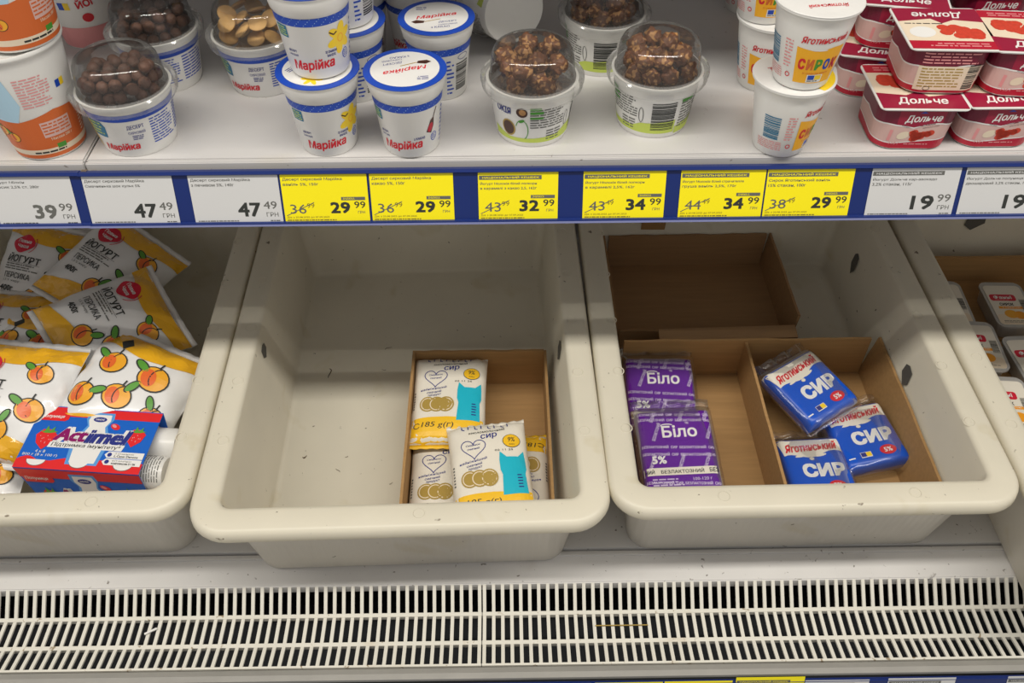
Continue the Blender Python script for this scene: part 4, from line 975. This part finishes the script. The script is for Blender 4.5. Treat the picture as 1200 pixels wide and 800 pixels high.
# wrapped curd blocks in clear film: purple and blue
def brick(W, H, T): return pillow(W, H, T, 14, .30, .0, 0, 0, 1, 0)
def film_mesh(W, H, T, seed):
    s = pillow(W*1.10, H*1.14, T*1.12, 5, .40, -.01, .0016, seed, 1, 0)
    bm = bmesh.new(); rn = random.Random(seed)
    me = pillow_mesh('clear_film', s, 'clear_film', 22, 22); return me
def fin_mesh(W, H, seed, up=.010):
    bm = bmesh.new(); rn = random.Random(seed); lo = []
    for i in range(19):
        x = -W*.54+W*1.08*i/18; z = .002*math.sin(i*1.3)+rn.uniform(-.0008, .0008)
        lo.append([(x, H*.56, z), (x, H*.56+.012, z+.004+rn.uniform(-.001, .001)), (x, H*.56+.012, z+.0043), (x, H*.56, z+.0003)])
    loft(bm, lo, True, True); return mesh('film_fin', bm, 'clear_film', True)
PW, PH, PT = .090, .118, .0165
def purple_art():
    a = Art(); t = a.text; h, k = PW/2, PH/2
    for y in (.050, .042, .004, -.006, -.044): t('БЕЗЛАКТОЗНИЙ  СИР  БЕЗЛАКТОЗНИЙ  СИР', 0, y, .086, .0046, 'lilac_print', 1, .02, 0, -3)
    for i, x in enumerate((-.030, .004, .034)):
        for y in (.026, -.018, .052): 
            if abs(y) < .055: t('БЕЗЛАКТОЗНИЙ', x+(.006 if y > 0 else -.004), y, .026, .0052, 'lilac_print', 1, .02, 0, 68)
    a.ell(.004, .0245, .026, .012, 'pack_purple', 2); t('Біло', .004, .0255, .042, .0170, 'paper_white', 3, .02); a.ring(-.010, .0340, .007, .002, .0014, 'paper_white', 3, 10, 20, 200)
    t('5%', -.025, -.0130, .017, .0105, 'paper_white', 3, .025)
    a.rect(-h, -.0335, h, -.0235, 'pack_cream', 2, 0); t('БЕЗЛАКТОЗНИЙ', .000, -.0285, .050, .0058, 'ink', 3, .02); t('БЕЗ', .037, -.0285, .011, .0058, 'ink', 3, .02); t('НИЙ', -.038, -.0285, .011, .0058, 'ink', 3, .02)
    a.fine(-.036, -.052, .0, -.037, 4, 'lilac_print', 2, 3); t('100-120 г', .022, -.0395, .022, .0040, 'lilac_print', 2, .01)
    return a
def wrapped_block(kind, loc, rot, tilt, label, group, seed):
    W, H, T, base, art = (PW, PH, PT, 'pack_purple', purple_art) if kind == 'p' else (UW, UH, UT, 'pack_blue', blue_art)
    o = empty('curd_block', loc, (0, 0, 0), label, 'curd pack', group)
    o.rotation_euler = (Matrix.Rotation(R(tilt[0]), 3, 'X') @ Matrix.Rotation(R(tilt[1]), 3, 'Y') @ Matrix.Rotation(R(rot), 3, 'Z')).to_euler()
    s = brick(W, H, T); b = link('wrapper', once(('wr', kind), lambda: pillow_mesh('wrapper', s, base, 24, 24)), o)
    link('wrapper_print', once(('wpr', kind), lambda: art().build('wrapper_print', on_pillow(s, W, H), du=.004, dv=.004, off=.0003, step=.00012)), b)
    link('clear_film', film_mesh(W, H, T, seed), o); link('film_fin', fin_mesh(W, H, seed), o)
    return o
UW, UH, UT = .080, .090, .0150
def blue_art():
    a = Art(); t = a.text; h, k = UW/2, UH/2
    wv = [(-h+UW*i/20, .0140+.0035*math.sin(i/20*9+.6)+.006*(i/20)) for i in range(21)]
    a.poly(wv+[(h, k), (-h, k)], 'pack_cream', 0)
    t('Яготинський', -.001, .0290, .066, .0125, 'red_print', 1, .022, .3, 3)
    a.ell(-.012, .0170, .012, .0022, 'pack_cream', 1, 12); a.ell(.008, .0160, .008, .0020, 'pack_cream', 1, 10); a.ell(-.004, .0110, .003, .0022, 'pack_cream', 1)
    t('СИР', .006, -.0060, .052, .0200, 'paper_white', 1, .045)
    a.ell(.016, -.0290, .0105, .0070, 'red_print', 1); t('5%', .016, -.0290, .010, .0065, 'paper_white', 2, .02)
    a.rect(-.020, -.0345, -.006, -.0270, 'paper_white', 1); a.rect(-.0195, -.0335, -.013, -.0275, 'navy_print', 2); a.rect(-.013, -.0335, -.0065, -.0275, 'yellow_print', 2); a.fine(-.036, -.035, -.026, -.031, 1, 'paper_white', 1)
    return a
gp, gu = 'purple curd packs in clear film', 'blue curd packs in clear film'
wrapped_block('p', (.2035, .6200, FZ+.0215), 0, (0, 0), 'purple curd pack at the bottom, nearly hidden under the front purple pack', gp, 9)
wrapped_block('p', (.2040, .6290, FZ+.0590), 1, (6, -2), 'purple curd pack at the tray front with a cream lactose free band', gp, 1)
wrapped_block('p', (.2010, .7400, FZ+.0300), -1, (13, 0), 'purple curd pack at the tray back, partly covered by the front purple one', gp, 2)
wrapped_block('b', (*P(981, 560, FZ+.030).to_2d(), FZ+.0205) if False else (.3790, .6300, FZ+.0205), 3, (0, 0), 'blue curd pack in the front left corner of the tray half', gu, 3)
wrapped_block('b', (.4510, .6780, FZ+.0235), 10, (2, -4), 'blue curd pack lying at the right, partly under the top blue pack', gu, 4)
wrapped_block('b', (.3880, .7320, FZ+.0560), 31, (8, 0), 'blue curd pack lying on top, tilted anticlockwise', gu, 5)

# small clear trays of curd snack in the right bin
carton((.755, .795, FZ), 0, .155, .205, .050, 'cardboard tray with small clear snack packs in the right bin', sides=.040)
FW, FH, FT = .062, .094, .026
def snack_meshes():
    bm = bmesh.new(); rr = lambda hw, hh, r, z: rrect(-hw, -hh, hw, hh, r, z, 4)
    loft(bm, [rr(.0255, .0415, .010, 0), rr(.0285, .0445, .011, FT-.004), rr(.031, .047, .012, FT-.003), rr(.031, .047, .012, FT)], True, True); tray = mesh('tray', bm, 'tin_grey', True, angle=40)
    a = Art(); t = a.text
    a.poly(rrectp(-.0265, -.0425, .0265, .0385, .006), 'pack_cream', 0)
    a.poly(rrectp(-.0265, -.0425, .0265, -.022, .006), 'cream_print', 1); a.poly(rrectp(-.024, .006, .013, .0195, .004), 'logo_red', 1); t('Фанні', -.0055, .0135, .026, .0075, 'paper_white', 2, .02); a.fine(-.018, .0072, .008, .0095, 1, 'pink_print', 2)
    t('СИРОК', -.0045, -.0010, .020, .0058, 'ink', 1, .025); a.rect(-.018, -.0105, .016, -.0055, 'orange_print', 1); t('з курагою', 0, -.008, .026, .0028, 'paper_white', 2)
    a.ell(-.005, -.0215, .0095, .0085, 'peach', 2); a.ell(.007, -.0235, .0085, .0080, 'orange_print', 2); a.barcode(.0155, -.014, .0255, .010, 'ink', 2, 4, True); a.fine(-.02, -.039, .018, -.034, 2, 'ink_grey', 2)
    pr = a.build('label_print', flat_z(FT), off=.0009, step=.00010)
    bm = bmesh.new(); loft(bm, [[(x, y, FT+dz) for x, y in rrectp(-.0268, -.0428, .0268, .0388, .006)] for dz in (.0002, .0008)], True, True)
    return tray, mesh('label_card', bm, 'pack_cream'), pr
def rrectp(x0, y0, x1, y1, r): return [(x, y) for x, y, _ in rrect(x0, y0, x1, y1, r, 0, 4)]
def snack_pack(loc, rot, tilt, label):
    o = empty('snack_pack', loc, (R(tilt[0]), R(tilt[1]), R(rot)), label, 'snack pack', 'small clear curd snack packs')
    tr, lc, pr = once('snk', snack_meshes); link('tray', tr, o); l = link('label_card', lc, o); link('label_print', pr, l); return o
def at(px, py, z): p = P(px, py, z); return p.x, p.y
for px, py, zb, rot, lab in ((1110, 352, .0045, -4, 'small clear snack pack at the back left of the right bin'), (1184, 354, .0045, -2, 'small clear snack pack at the back right, beside the picture edge'), (1148, 402, .0110, -5, 'small clear snack pack with a barcode in the middle of the right bin'), (1216, 420, .0045, 2, 'small clear snack pack in the middle row cut by the picture edge'), (1184, 470, .0045, -5, 'small clear snack pack near the front beside the bin rim'), (1222, 520, .0045, -5, 'small clear snack pack nearest the front, only its corner showing')):
    x, y = at(px, py, FZ+.03+zb); snack_pack((x, y, FZ+zb), rot, (0, 0), lab)

# crumbs and bits left on the bin floor and the shelf edge
def crumb(px, py, z, l, wd, rot, mt, label):
    p = P(px, py, z); bm = bmesh.new(); rn = random.Random(int(px)); lo = []
    for i in range(7):
        t = -1+2*i/6; b = .3*l*math.sin(t*2+px); w2 = wd*(1-t*t*.7)
        lo.append([(t*l/2, b-w2/2, 0), (t*l/2, b+w2/2, 0), (t*l/2, b+w2/2*.6, w2*.6), (t*l/2, b-w2/2*.6, w2*.6)])
    loft(bm, lo, True, True); o = setp(link('crumb', mesh('crumb', bm, mt)), label, 'crumb', 'crumbs in the nearly empty bin'); o.location = p; o.rotation_euler = (0, 0, R(rot))
for c in ((386, 437, 16, 1.6, -60, 'long brown crumb on the bin floor left of the cheese tray'), (357, 535, 6, 1.6, 10, 'small curved brown crumb near the middle of the empty bin floor'), (396, 551, 7, .8, -75, 'thin brown crumb right of the curved one on the bin floor'), (406, 535, 4, .7, 60, 'tiny brown sliver right of the curved crumb'), (455, 408, 10, .8, 60, 'thin brown crumb towards the back, left of the cheese tray'), (450, 433, 6, .6, 25, 'short thin crumb left of the back of the cheese tray'), (458, 566, 5, .6, 0, 'tiny crumb at the front beside the cheese tray'), (317, 586, 14, 1.4, 80, 'dark gritty crumb in the front left corner of the bin')):
    crumb(c[0], c[1], FZ+.0002, c[2]*.001, c[3]*.001, c[4], 'crumb', c[5])
